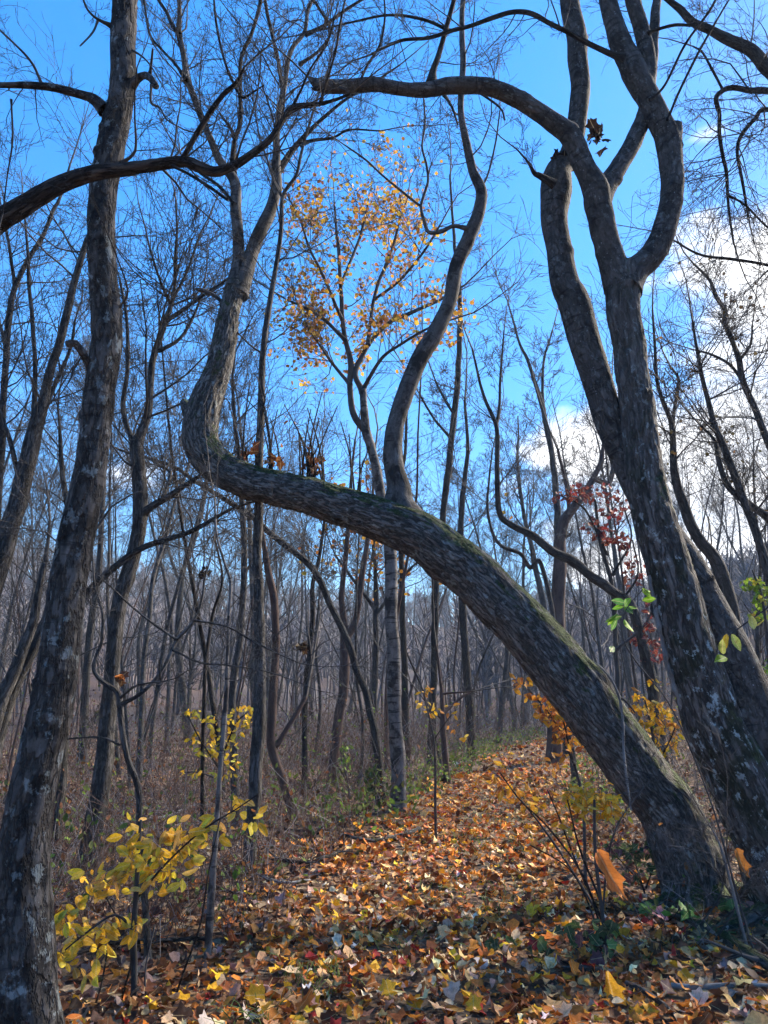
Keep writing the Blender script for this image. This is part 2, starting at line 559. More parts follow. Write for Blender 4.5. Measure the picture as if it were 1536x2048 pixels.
def leaf_mat(name, from_object, trans=0.35):
    m = bpy.data.materials.new(name)
    m.use_nodes = True
    nt = m.node_tree
    nt.nodes.clear()
    if from_object:
        src = N(nt, 'ShaderNodeObjectInfo').outputs['Color']
    else:
        src = N(nt, 'ShaderNodeAttribute', attribute_name='lc').outputs['Color']
    tc = N(nt, 'ShaderNodeTexCoord')
    oi = N(nt, 'ShaderNodeObjectInfo')
    no = N(nt, 'ShaderNodeTexNoise', noise_dimensions='4D', i_Scale=3.2 if from_object else 45.0, i_Detail=5.0, i_Roughness=0.65)
    L(nt, tc.outputs['Object'], no.inputs['Vector'])
    if from_object:
        L(nt, math_node(nt, 'MULTIPLY', oi.outputs['Random'], 60.0), no.inputs['W'])
    hv = N(nt, 'ShaderNodeHueSaturation')
    L(nt, smooth_step(nt, no.outputs[0], 0.3, 0.7, 0.6, 1.25), hv.inputs['Value'])
    L(nt, src, hv.inputs['Color'])
    lcol = hv.outputs[0]
    if from_object:
        brown = mix_col(nt, 1.0, lcol, (0.36, 0.22, 0.16, 1), 'MULTIPLY')
        lcol = mix_col(nt, smooth_step(nt, no.outputs[0], 0.56, 0.68, 0.0, 0.75), lcol, brown)
        sx = N(nt, 'ShaderNodeSeparateXYZ')
        L(nt, tc.outputs['Object'], sx.inputs[0])
        ax_ = math_node(nt, 'ABSOLUTE', sx.outputs[0])
        lcol = mix_col(nt, smooth_step(nt, ax_, 0.03, 0.012, 0.0, 0.35), lcol, (0.75, 0.6, 0.32, 1))
        vein = N(nt, 'ShaderNodeTexWave', wave_type='BANDS', bands_direction='Y', i_Scale=2.6, i_Distortion=1.0)
        vm = N(nt, 'ShaderNodeCombineXYZ')
        L(nt, math_node(nt, 'SUBTRACT', sx.outputs[1], math_node(nt, 'MULTIPLY', ax_, 0.8)), vm.inputs[1])
        L(nt, vm.outputs[0], vein.inputs['Vector'])
        lcol = mix_col(nt, smooth_step(nt, vein.outputs['Fac'], 0.0, 0.25, 0.22, 0.0), lcol, brown)
    di = N(nt, 'ShaderNodeBsdfPrincipled', i_Roughness=0.55)
    di.inputs['Specular IOR Level'].default_value = 0.08
    L(nt, lcol, di.inputs['Base Color'])
    tr = N(nt, 'ShaderNodeBsdfTranslucent')
    L(nt, lcol, tr.inputs['Color'])
    mx = N(nt, 'ShaderNodeMixShader')
    mx.inputs[0].default_value = trans
    L(nt, di.outputs[0], mx.inputs[1])
    L(nt, tr.outputs[0], mx.inputs[2])
    out = N(nt, 'ShaderNodeOutputMaterial')
    L(nt, mx.outputs[0], out.inputs['Surface'])
    return m


M_LEAF = leaf_mat('leaf', True)
M_LITTER = leaf_mat('leaf_litter', False, 0.12)
M_FOLIAGE = leaf_mat('foliage', False, 0.4)


def ground_mat():
    m, nt, b = new_mat('forest_floor')
    tc = N(nt, 'ShaderNodeTexCoord')
    vo = N(nt, 'ShaderNodeTexVoronoi', feature='F1', i_Scale=13.0)
    L(nt, tc.outputs['Object'], vo.inputs['Vector'])
    sp = N(nt, 'ShaderNodeSeparateColor')
    L(nt, vo.outputs['Color'], sp.inputs[0])
    ramp = N(nt, 'ShaderNodeValToRGB')
    cr = ramp.color_ramp
    cols = [(0.0, (0.03, 0.017, 0.012)), (0.3, (0.075, 0.04, 0.025)), (0.55, (0.14, 0.07, 0.035)), (0.75, (0.21, 0.125, 0.06)), (1.0, (0.26, 0.2, 0.13))]
    cr.elements[0].position, cr.elements[0].color = cols[0][0], (*cols[0][1], 1)
    cr.elements[1].position, cr.elements[1].color = cols[-1][0], (*cols[-1][1], 1)
    for p, c in cols[1:-1]:
        e = cr.elements.new(p)
        e.color = (*c, 1)
    L(nt, sp.outputs[0], ramp.inputs[0])
    no = N(nt, 'ShaderNodeTexNoise', i_Scale=0.35, i_Detail=6.0)
    L(nt, tc.outputs['Object'], no.inputs['Vector'])
    col = mix_col(nt, smooth_step(nt, no.outputs[0], 0.4, 0.62, 0.0, 0.6), ramp.outputs[0], (0.06, 0.045, 0.032, 1))
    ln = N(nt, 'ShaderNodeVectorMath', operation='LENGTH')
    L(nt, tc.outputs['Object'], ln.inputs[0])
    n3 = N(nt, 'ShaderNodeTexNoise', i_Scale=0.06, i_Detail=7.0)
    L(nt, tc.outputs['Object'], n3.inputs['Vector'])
    hill = mix_col(nt, smooth_step(nt, n3.outputs[0], 0.4, 0.62), (0.075, 0.066, 0.068, 1), (0.115, 0.078, 0.064, 1))  # distant slopes coloured darker so they read as shaded wood
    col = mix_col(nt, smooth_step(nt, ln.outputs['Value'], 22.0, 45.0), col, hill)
    L(nt, col, b.inputs['Base Color'])
    n2 = N(nt, 'ShaderNodeTexNoise', i_Scale=30.0, i_Detail=5.0)
    L(nt, tc.outputs['Object'], n2.inputs['Vector'])
    bp = N(nt, 'ShaderNodeBump', i_Strength=0.8, i_Distance=0.03)
    L(nt, math_node(nt, 'ADD', vo.outputs['Distance'], n2.outputs[0]), bp.inputs['Height'])
    L(nt, bp.outputs[0], b.inputs['Normal'])
    return m


# ------------------------------------------------------------------ the ground and its hills
def build_ground():
    rings = np.concatenate([np.linspace(0.0, 14, 80), np.geomspace(14.4, 330, 100)])
    # denser in azimuth over the view ahead
    az = np.concatenate([np.linspace(-180, -50, 60, endpoint=False), np.linspace(-50, 50, 210, endpoint=False), np.linspace(50, 180, 60, endpoint=False)])
    A, Rr = np.meshgrid(np.radians(az), rings)
    X, Y = Rr * np.sin(A), Rr * np.cos(A)
    Z = ground_h(X, Y)
    Z[0] = Z[0].mean()
    V = np.stack([X, Y, Z], -1).reshape(-1, 3)
    na = len(az)
    i = np.arange(len(rings) - 1)[:, None] * na
    j = np.arange(na)[None]
    j2 = (j + 1) % na
    Q = np.stack([i + j, i + na + j, i + na + j2, i + j2], -1).reshape(-1, 4)
    g = link('ground', make_mesh('ground', V, [Q], mat=ground_mat()))
    tag(g, 'leaf strewn forest floor with a footpath rising into wooded hills', 'ground', kind='structure')
    return g


ground = build_ground()

# ------------------------------------------------------------------ leaves
# outline of a lobed tulip-tree / maple leaf and of a plain ovate leaf, unit length, stalk at the origin, pointing along +Y
LOBED = np.array([(0, 0), (0.22, -0.04), (0.46, 0.10), (0.34, 0.34), (0.52, 0.66), (0.24, 0.72), (0.10, 0.92), (0, 0.84), (-0.12, 0.98),
                  (-0.26, 0.70), (-0.50, 0.62), (-0.32, 0.32), (-0.44, 0.08), (-0.2, -0.05)])
STAR = np.array([(0, 0), (0.16, 0.06), (0.42, -0.02), (0.36, 0.22), (0.58, 0.42), (0.28, 0.50), (0.20, 0.66), (0.0, 1.0), (-0.2, 0.64),
                 (-0.30, 0.48), (-0.56, 0.44), (-0.34, 0.22), (-0.40, 0.0), (-0.15, 0.05)])
OVATE = np.array([(0, 0), (0.14, 0.10), (0.26, 0.30), (0.29, 0.48), (0.23, 0.70), (0.11, 0.88), (0, 1.0), (-0.11, 0.88), (-0.23, 0.70),
                  (-0.29, 0.48), (-0.26, 0.30), (-0.14, 0.10)])


def leaf_geo(outline, fold, curl, wave=0.0):
    c = np.array([[0, 0.42]])
    pts = np.vstack([c, outline])
    x, y = pts[:, 0], pts[:, 1]
    z = fold * np.abs(x) + curl * (y - 0.45) ** 2 + wave * np.sin(5 * y + 4 * x) * np.abs(x)
    n = len(outline)
    f = np.stack([np.zeros(n, int), 1 + np.arange(n), 1 + (np.arange(n) + 1) % n], -1)
    return np.stack([x, y, z], -1), f


LEAF_MESH = {}
for nm, ol in (('lobed', LOBED), ('star', STAR), ('ovate', OVATE)):
    LEAF_MESH[nm] = []
    for k in range(5):
        rg = np.random.default_rng(50 + k)
        V, f = leaf_geo(ol * (np.array((0.82, 1)) if nm == 'ovate' else 1), rg.uniform(-0.1, 0.5), rg.uniform(-0.6, 0.6), rg.uniform(-0.6, 0.6))
        LEAF_MESH[nm].append(make_mesh(nm + '_leaf', V, [f], smooth=False, mat=M_LEAF))


def rand_rot(rng, n, tilt):
    """n rotation matrices: random heading, tilt (radians, sd) off horizontal, random roll."""
    a = rng.uniform(0, 2 * math.pi, n)
    b = rng.normal(0, tilt, n)
    c = rng.normal(0, tilt, n)
    ca, sa, cb, sb, cc, sc = np.cos(a), np.sin(a), np.cos(b), np.sin(b), np.cos(c), np.sin(c)
    Z = np.zeros(n)
    O = np.ones(n)
    Rz = np.stack([ca, -sa, Z, sa, ca, Z, Z, Z, O], -1).reshape(n, 3, 3)
    Rx = np.stack([O, Z, Z, Z, cb, -sb, Z, sb, cb], -1).reshape(n, 3, 3)
    Ry = np.stack([cc, Z, sc, Z, O, Z, -sc, Z, cc], -1).reshape(n, 3, 3)
    return Rz @ Rx @ Ry


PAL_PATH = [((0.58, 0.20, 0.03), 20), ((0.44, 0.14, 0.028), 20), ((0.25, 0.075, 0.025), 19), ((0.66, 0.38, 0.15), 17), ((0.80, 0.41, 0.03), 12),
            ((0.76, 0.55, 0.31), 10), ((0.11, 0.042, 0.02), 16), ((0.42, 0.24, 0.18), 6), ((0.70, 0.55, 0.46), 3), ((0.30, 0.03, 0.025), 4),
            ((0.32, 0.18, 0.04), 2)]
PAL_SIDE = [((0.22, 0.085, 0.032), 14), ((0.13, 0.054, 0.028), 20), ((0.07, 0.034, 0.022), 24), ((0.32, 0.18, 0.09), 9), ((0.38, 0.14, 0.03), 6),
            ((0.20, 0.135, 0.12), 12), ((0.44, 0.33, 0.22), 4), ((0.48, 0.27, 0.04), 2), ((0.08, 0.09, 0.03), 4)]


def pick(rng, pal, n):
    w = np.array([b for _, b in pal], float)
    c = np.array([a for a, _ in pal])
    col = c[rng.choice(len(pal), n, p=w / w.sum())]
    return np.clip(col * rng.uniform(0.75, 1.25, (n, 1)) * rng.uniform(0.9, 1.1, (n, 3)), 0, 0.8)


def build_litter():
    rng = np.random.default_rng(5)
    xs, ys, sz = [], [], []
    for (y0, y1, half, dens, s0, s1) in ((2.6, 6.0, 3.6, 500, 0.04, 0.10), (6.0, 10.0, 6.2, 310, 0.045, 0.105), (10, 16, 9.5, 150, 0.055, 0.12),
                                         (16, 28, 17, 45, 0.08, 0.16), (28, 45, 27, 8, 0.14, 0.25)):
        n = int((y1 - y0) * 2 * half * dens)
        x = rng.uniform(-half, half, n)
        y = rng.uniform(y0, y1, n)
        dx = np.abs(x - path_x(y))
        keep = rng.uniform(0, 1, n) < (1.0 - 0.68 * sstep(dx, 1.0, 2.6))
        keep &= np.abs(x) < 0.56 * y + 1.2
        xs.append(x[keep])
        ys.append(y[keep])
        sz.append(s0 * 0.6 + (s1 * 1.15 - s0 * 0.6) * rng.beta(1.6, 2.2, keep.sum()))
    x, y, s = map(np.concatenate, (xs, ys, sz))
    n = len(x)
    dx = x - path_x(y)
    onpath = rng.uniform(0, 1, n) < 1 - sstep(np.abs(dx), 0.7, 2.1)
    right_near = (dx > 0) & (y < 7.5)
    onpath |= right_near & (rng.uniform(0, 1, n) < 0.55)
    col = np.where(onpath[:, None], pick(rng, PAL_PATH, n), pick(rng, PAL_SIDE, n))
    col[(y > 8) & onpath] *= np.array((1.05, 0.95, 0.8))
    z = ground_h(x, y) + rng.uniform(0.004, 0.05, n)
    M = rand_rot(rng, n, 0.42)
    # the 300 that show largest in the picture become leaves of their own
    vis = (np.abs(x) < 0.50 * y) & (y > 3.9)
    score = np.where(vis, s / y, 0)
    big = np.argsort(-score)[:300]
    mask = np.ones(n, bool)
    mask[big] = False
    for i in big:
        kind = ('lobed', 'star', 'ovate', 'lobed')[rng.integers(4)]
        o = bpy.data.objects.new('leaf', LEAF_MESH[kind][rng.integers(5)])
        COL.objects.link(o)
        o.parent = ground
        o.location = (x[i], y[i], z[i] + 0.012)
        from mathutils import Matrix
        o.rotation_euler = Matrix(M[i].tolist()).to_euler()
        o.scale = (s[i],) * 3
        o.color = (*col[i], 1)
    x, y, z, s, M, col = x[mask], y[mask], z[mask], s[mask], M[mask], col[mask]
    n = len(x)
    VV, FF, CC, off = [], [], [], 0
    kinds = rng.integers(0, 18, n)
    for k in range(18):
        idx = np.where(kinds == k)[0]
        ol = (LOBED, STAR, OVATE, LOBED, OVATE, OVATE)[k % 6]
        if k >= 9:
            ol = ol[::2]
        ol = ol * np.array((rng.uniform(0.6, 1.1), 1.0)) + rng.normal(0, 0.05, ol.shape)
        V, f = leaf_geo(ol, rng.uniform(-0.3, 0.9), rng.uniform(-1.2, 1.2), rng.uniform(-1.0, 1.0))
        W = np.einsum('nij,vj->nvi', M[idx], V) * s[idx][:, None, None] + np.stack([x[idx], y[idx], z[idx]], -1)[:, None, :]
        VV.append(W.reshape(-1, 3))
        CC.append(np.repeat(np.concatenate([col[idx], np.ones((len(idx), 1))], 1), len(V), 0))
        FF.append((f[None] + off + (np.arange(len(idx)) * len(V))[:, None, None]).reshape(-1, 3))
        off += len(idx) * len(V)
    me = make_mesh('leaf_litter', np.vstack(VV), [np.vstack(FF)], {'lc': ('FLOAT_COLOR', np.vstack(CC))}, smooth=False, mat=M_LITTER)
    tag(link('leaf_litter', me), 'fallen orange brown and yellow leaves covering the path', 'leaves', kind='stuff')


build_litter()


# ------------------------------------------------------------------ trees traced from the place
def thing(name, label, category, loc, group=None):
    o = bpy.data.objects.new(name, None)
    o.empty_display_size = 0.2
    COL.objects.link(o)
    o.location = loc
    return tag(o, label, category, group)


def line3(poly, Ya, Yb=None):
    """Traced centre line [(px, py, width px)] at Ya..Yb metres ahead -> points and radii."""
    Yb = Ya if Yb is None else Yb
    p = np.array([(a[0], a[1]) for a in poly], float)
    s = np.concatenate([[0], np.cumsum(np.linalg.norm(np.diff(p, axis=0), axis=1))])
    s /= s[-1]
    out = []
    for (x, y, w), t in zip(poly, s):
        q, k = at(x, y, Ya + (Yb - Ya) * t)
        out.append((*q, w / 2 * k))
    return np.array(out)


def to_ground(A, flare=1.25, sink=0.25):
    """Carry the foot of a traced trunk down into the ground."""
    p = A[0].copy()
    d = p[:3] - A[1][:3]
    d = d / np.linalg.norm(d)
    if d[2] > -0.3:
        d = np.array((0, 0, -1.0))
    g = gz(p[0], p[1])
    drop = p[2] - g
    rows = []
    if drop > 0.15:
        k = drop / -d[2]
        mid = p[:3] + d * k * 0.6
        rows = [np.array((*mid, p[3] * 1.06))]
        end = p[:3] + d * k
        rows.insert(0, np.array((*end, p[3] * flare)))
    else:
        end = p[:3].copy()
        A = A.copy()
    low = end + np.array((d[0] * sink, d[1] * sink, -sink - max(0, end[2] - gz(end[0], end[1]))))
    rows.insert(0, np.array((*low, p[3] * flare * 1.25)))
    return np.vstack(rows + [A]), end


class Tree:
    def __init__(self, name, label, category='tree', group=None, seed=1, twig_mat=None, crown='crown', lv=2):
        self.args = (name, label, category, group)
        self.rng = np.random.default_rng(seed)
        self.parts = []
        self.base = None
        self.twigs = []
        self.tips = []
        self.twig_mat = twig_mat or M_TWIG
        self.crown = crown
        self.seed = seed

    def stem(self, poly, Y, mat, name='branch', sides=10, lump=0.06, ridge=0.0, root=False, flare=1.25, step=None, tw=None, wob=True, **kw):
        Ya, Yb = Y if isinstance(Y, tuple) else (Y, Y)
        A = line3(poly, Ya, Yb)
        if root:
            A, end = to_ground(A, flare)
            if self.base is None:
                self.base = np.array((end[0], end[1], gz(end[0], end[1])))
        if step is None:
            step = max(0.03, A[:, 3].max() * 0.5)
        S = catmull(A, step)
        S[:, 3] = np.maximum(S[:, 3], 0.0012)
        if wob:
            amp = np.minimum(S[:, 3] * 0.35, 0.02)
            q = S[:, :3] * 3.0 + self.seed
            S[:, 0] += amp * vnoise(q)
            S[:, 2] += amp * vnoise(q + 31)
        if not root and wob and len(S) > 6:                      # collar where a branch leaves its parent
            ln = np.concatenate([[0], np.cumsum(np.linalg.norm(np.diff(S[:, :3], axis=0), axis=1))])
            S[:, 3] *= 1 + 0.45 * np.exp(-ln / (2.0 * S[0, 3] + 1e-4))
        total = float(np.linalg.norm(np.diff(S[:, :3], axis=0), axis=1).sum())
        kn = int(total / (7 * S[:, 3].mean())) if sides >= 14 else 0
        self.parts.append((name, tube(S[:, :3], S[:, 3], sides, lump, self.seed * 1.7, ridge=ridge, knots=kn, want_kn=True), mat, kw.get('label')))
        if tw:
            self.sprout(S, *tw)
        px_end = poly[-1][2]
        if wob and tw and px_end <= 12:
            d = unit(S[-1, :3] - S[-4, :3])
            grow(self.rng, S[-1, :3], d, 0.14 * S[-1, 1] * self.rng.uniform(0.7, 1.3), S[-1, 3], 1, 3, self.twigs, 0.00034 * max(2, S[-1, 1]), 0.03, 0.14, (6, 5, 3), tips=self.tips)
        return S

    def roots(self, S, n, reach, mat, seed=0, span=(0, 2 * math.pi), squat=1.0):
        """Root flare: short buttresses running from the foot into the leaves."""
        rng = np.random.default_rng(900 + seed)
        b, r0 = self.base, S[len(S) // 12, 3]
        for a in np.linspace(*span, n, endpoint=False) + rng.uniform(-0.3, 0.3, n):
            d = np.array((math.cos(a), math.sin(a), 0.0))
            l = reach * rng.uniform(0.7, 1.3)
            A = []
            for k, (f, hh, w) in enumerate(((0.25, 0.34, 0.42), (0.62, 0.14, 0.36), (1.1, 0.03, 0.26), (1.0, -0.01, 0.18), (1.0, -0.06, 0.10))):
                q = b + d * (r0 * f if k < 3 else r0 * 1.1 + l * (0.5 if k == 3 else 1.0)) + np.array((rng.normal(0, 0.02), rng.normal(0, 0.02), 0))
                q[2] = gz(q[0], q[1]) + hh * squat * max(1.0, r0 / 0.2)
                A.append((*q, r0 * w))
            S2 = catmull(np.array(A), 0.03)
            self.parts.append(('root', tube(S2[:, :3], S2[:, 3], 14, 0.12, seed + a, ridge=0.003, want_kn=True), mat, None))

    def sprout(self, S, n, t0, t1, l0, l1, lvl=2, rk=0.4, up=0.05, kids=(6, 4, 3), side=1.0, wob=0.16, thick=0.011):
        rng = self.rng
        T = unit(np.gradient(S[:, :3], axis=0))
        for t in rng.uniform(t0, t1, n):
            k = min(len(S) - 1, int(t * len(S)))
            d = T[k]
            a = rng.normal(0, 1, 3)
            a = a - d * (a @ d)
            a = a / np.linalg.norm(a)
            nd = d * rng.uniform(0.1, 0.9) + a * side + np.array((0, 0, 0.25))
            nd /= np.linalg.norm(nd)
            length = rng.uniform(l0, l1)
            depth = max(2.0, S[k, 1])
            grow(rng, S[k, :3], nd, length, min(S[k, 3] * rk, length * thick), 0, lvl, self.twigs, 0.00034 * depth, up, wob, kids, tips=self.tips)

    def done(self):
        name, label, cat, group = self.args
        root = thing(name, label, cat, self.base, group)
        for nm, (V, f, bk, kn), mat, lab in self.parts:
            me = make_mesh(nm, V - self.base, f, {'bk': ('FLOAT_VECTOR', bk), 'kn': ('FLOAT', kn)}, mat=mat)
            o = link(nm, me, root)
            if lab:
                o['label'] = lab
        if self.twigs:
            V, q, bk = tubes(self.twigs, 3)
            link(self.crown, make_mesh(self.crown, V - self.base, [q], {'bk': ('FLOAT_VECTOR', bk)}, mat=self.twig_mat), root)['kind'] = 'stuff'
        self.root = root
        return root

    def foliage(self, pts, size, pal, name='foliage', outline=OVATE, jitter=0.06, keep=1.0):
        rng = self.rng
        pts = np.asarray(pts)
        clump = sstep(vnoise(pts * 2.4 + 5.0) + 0.7 * vnoise(pts * 0.9 + 2.0), -0.35, 0.55)      # leaves hang on in clumps
        pts = pts[rng.uniform(0, 1, len(pts)) < keep * 1.7 * clump]
        if not len(pts):
            return
        leaf_cloud(name, pts + rng.normal(0, jitter, pts.shape), size, pal, rng, self.root, self.base, outline)


def leaf_cloud(name, pts, size, pal, rng, parent=None, base=(0, 0, 0), outline=OVATE, tilt=0.9):
    n = len(pts)
    V, f = leaf_geo(outline[::2], 0.25, 0.3)
    M = rand_rot(rng, n, tilt)
    s = rng.uniform(size[0], size[1], n)
    W = np.einsum('nij,vj->nvi', M, V) * s[:, None, None] + (pts - np.asarray(base))[:, None, :]
    F_ = (f[None] + (np.arange(n) * len(V))[:, None, None]).reshape(-1, 3)
    col = np.repeat(np.concatenate([pick(rng, pal, n), np.ones((n, 1))], 1), len(V), 0)
    me = make_mesh(name, W.reshape(-1, 3), [F_], {'lc': ('FLOAT_COLOR', col)}, smooth=False, mat=M_FOLIAGE)
    return link(name, me, parent)


PAL_YELLOW = [((0.62, 0.34, 0.04), 6), ((0.62, 0.40, 0.06), 5), ((0.46, 0.19, 0.04), 4), ((0.36, 0.26, 0.05), 2), ((0.24, 0.10, 0.04), 2), ((0.55, 0.27, 0.16), 4)]
PAL_ORANGE = [((0.50, 0.22, 0.03), 5), ((0.55, 0.32, 0.04), 4), ((0.36, 0.12, 0.03), 3), ((0.25, 0.09, 0.03), 2)]
PAL_RED = [((0.20, 0.028, 0.028), 5), ((0.12, 0.026, 0.025), 5), ((0.24, 0.06, 0.04), 2)]
PAL_GREEN = [((0.10, 0.17, 0.03), 4), ((0.16, 0.22, 0.04), 3), ((0.07, 0.11, 0.03), 3)]
PAL_OLIVE = [((0.10, 0.085, 0.04), 4), ((0.12, 0.085, 0.035), 3), ((0.22, 0.12, 0.04), 1), ((0.07, 0.05, 0.03), 4)]
PAL_BROWN = [((0.20, 0.075, 0.03), 4), ((0.30, 0.12, 0.03), 2), ((0.10, 0.04, 0.022), 5)]

# ---- the leaning, bowed tree that arches over the path
base_hit = ground_hit(1392, 1806)
YL = float(base_hit[1])
t = Tree('leaning_tree', 'big leaning tree bowed in an arch over the path, mossy ridged bark', seed=3)
TRUNK = [(1402, 1830, 152), (1398, 1790, 138), (1385, 1730, 134), (1366, 1688, 128), (1331, 1619, 122), (1280, 1549, 118), (1230, 1479, 117),
         (1178, 1409, 115), (1122, 1340, 114), (1070, 1275, 112), (1003, 1205, 108), (932, 1140, 100), (841, 1072, 92), (750, 1035, 82), (659, 1006, 75),
         (568, 979, 69), (500, 961, 66), (445, 938, 68), (412, 905, 69), (400, 865, 68), (410, 810, 62), (432, 750, 52), (446, 700, 47),
         (455, 653, 43), (466, 600, 38), (472, 570, 38)]
S = t.stem(TRUNK, (YL, YL + 1.0), M_ASH, 'trunk', sides=112, lump=0.06, ridge=0.0075, root=True, flare=1.0, step=0.02,
           tw=None)
t.roots(S, 6, 0.4, M_ASH, 1, squat=0.7)
YT = YL + 1.0
t.stem([(378, 830, 20), (372, 812, 18), (367, 803, 12)], YL + 0.95, M_ASH, 'stub')
a = t.stem([(470, 580, 30), (476, 517, 24), (475, 448, 22), (471, 395, 22), (463, 351, 20), (437, 312, 16), (413, 260, 13), (394, 208, 13), (375, 156, 12),
            (366, 104, 11), (359, 70, 12), (358, 30, 9), (357, -20, 8), (350, -120, 5)], (YT, YT + 0.3), M_STEM2, sides=14, tw=(26, 0.3, 0.98, 0.4, 1.3))
b = t.stem([(476, 590, 30), (487, 555, 30), (508, 495, 27), (530, 443, 26), (548, 392, 22), (555, 351, 21), (553, 286, 13), (557, 234, 12), (567, 182, 11),
            (582, 104, 9), (610, 65, 8), (616, 21, 8), (626, -10, 7), (640, -110, 5)], (YT, YT + 0.5), M_STEM2, sides=14, tw=(34, 0.35, 0.98, 0.4, 1.4))
for poly, y in (([(359, 70, 9), (345, 50, 8), (334, 26, 7), (316, 0, 6), (290, -50, 4)], YT),
                ([(372, 160, 8), (351, 128, 6), (326, 101, 5), (300, 68, 5), (288, 0, 4)], YT - 0.2),
                ([(466, 345, 14), (468, 286, 10), (480, 247, 10), (480, 182, 8), (482, 117, 8), (503, 65, 8), (519, 13, 8), (530, -60, 6)], YT + 0.2),
                ([(480, 172, 6), (467, 165, 6), (448, 117, 5), (433, 52, 5), (427, -10, 4)], YT + 0.1),
                ([(468, 275, 7), (460, 255, 6), (444, 232, 5)], YT),
                ([(566, 170, 9), (560, 150, 8), (550, 91, 7), (540, 47, 7), (532, 13, 7), (520, -60, 5)], YT + 0.6),
                ([(553, 350, 16), (563, 336, 14), (584, 300, 12), (612, 268, 10), (649, 234, 7), (690, 200, 6), (740, 170, 5), (800, 130, 3)], YT + 0.3),
                ([(600, 290, 8), (623, 281, 7), (665, 276, 5), (700, 260, 4), (760, 262, 3)], YT + 0.3),
                ([(612, 70, 8), (650, 50, 7), (690, 20, 6), (740, -10, 5)], YT + 0.4),
                ([(600, 130, 7), (640, 100, 6), (660, 60, 6), (632, 5, 5)], YT + 0.5),
                ([(470, 410, 8), (440, 375, 7), (400, 345, 6)], YT)):
    t.stem(poly, (y, y + 0.1), M_DARK, sides=8, tw=(9, 0.2, 1.0, 0.25, 0.9))
c = t.stem([(812, 1040, 64), (800, 1000, 50), (796, 973, 42), (785, 930, 38), (783, 895, 37), (790, 845, 34), (806, 795, 34), (826, 746, 35), (848, 700, 35),
            (874, 660, 34), (900, 600, 29), (913, 535, 29), (939, 470, 28), (958, 410, 24), (961, 378, 22), (944, 341, 18), (932, 286, 16), (923, 231, 13),
            (922, 183, 12), (926, 122, 12), (925, 61, 11), (925, 0, 10), (928, -70, 8)], (YL + 0.62, YL + 0.7), M_STEM2, sides=24, lump=0.08,
           step=0.04, tw=(16, 0.55, 1.0, 0.3, 1.0))
t.stem([(935, 458, 9), (907, 452, 8), (884, 462, 9), (858, 465, 8), (848, 438, 7), (843, 411, 6), (851, 379, 6), (856, 360, 5), (853, 330, 5), (844, 292, 4),
        (850, 244, 4), (846, 180, 3)], YL + 0.6, M_TWIG, sides=7, tw=(10, 0.3, 1.0, 0.2, 0.6))
t.stem([(843, 413, 5), (803, 382, 5), (764, 350, 4), (730, 318, 4), (690, 290, 3)], YL + 0.6, M_TWIG, sides=6, tw=(7, 0.2, 1.0, 0.2, 0.5))
t.stem([(958, 385, 5), (975, 350, 4), (990, 290, 4), (1000, 220, 3)], YL + 0.7, M_TWIG, sides=6, tw=(5, 0.2, 1.0, 0.2, 0.5))
t.stem([(470, 640, 8), (440, 600, 8), (410, 582, 8), (392, 578, 6)], YT, M_TWIG, sides=6)
# upright shoots on the back of the bow
rng = np.random.default_rng(8)
for x0, x1, n in ((535, 565, 5), (600, 650, 15), (700, 720, 4), (800, 812, 2), (480, 505, 3)):
    for _ in range(n):
        x = rng.uniform(x0, x1)
        y = np.interp(x, [477, 568, 659, 750, 841], [927, 948, 972, 996, 1020])
        h = rng.uniform(60, 190)
        dx = rng.normal(0, 22)
        t.stem([(x, y, 4.2), (x + dx * 0.3, y - h * 0.5, 3.2), (x + dx, y - h, 2.0)], (YL + 0.75, YL + 0.75 + rng.normal(0, 0.1)), M_DARK, 'shoot', sides=4, lump=0, wob=False, step=0.08)
t.done()


def leaf_bunch(name, label, px, py, Y, spread, n, size, pal, kinds=('lobed', 'star'), seed=0):
    rng = np.random.default_rng(seed + 77)
    c, k = at(px, py, Y)
    root = thing(name, label, 'leaves', c - np.array((0, 0, spread[1] * k)))
    from mathutils import Euler
    for col in pick(rng, pal, n):
        o = bpy.data.objects.new('leaf', LEAF_MESH[kinds[rng.integers(len(kinds))]][rng.integers(5)])
        COL.objects.link(o)
        o.parent = root
        o.location = (rng.normal(0, spread[0] * k * 0.5), rng.normal(0, spread[0] * k * 0.4), spread[1] * k + rng.normal(0, spread[1] * k * 0.5))
        o.rotation_euler = Euler(rng.uniform(0, 6.28, 3))
        s = rng.uniform(*size)
        o.scale = (s, s, s)
        o.color = (*col, 1)
    return root


leaf_bunch('dead_leaf_clump', 'small clump of orange dead leaves on the mossy bow, beside the thin pole tree', 545, 922, YL + 0.72, (18, 18), 12, (0.06, 0.11), PAL_BROWN, seed=1)
leaf_bunch('dead_leaf_clump', 'larger clump of brown dead leaves at the foot of the upright shoots', 624, 928, YL + 0.72, (20, 22), 20, (0.05, 0.10), PAL_BROWN, seed=2)
leaf_bunch('dead_leaf_clump', 'rusty dead leaf standing upright near the bend of the bowed trunk', 497, 905, YL + 0.75, (8, 24), 5, (0.08, 0.14), PAL_BROWN, seed=3)

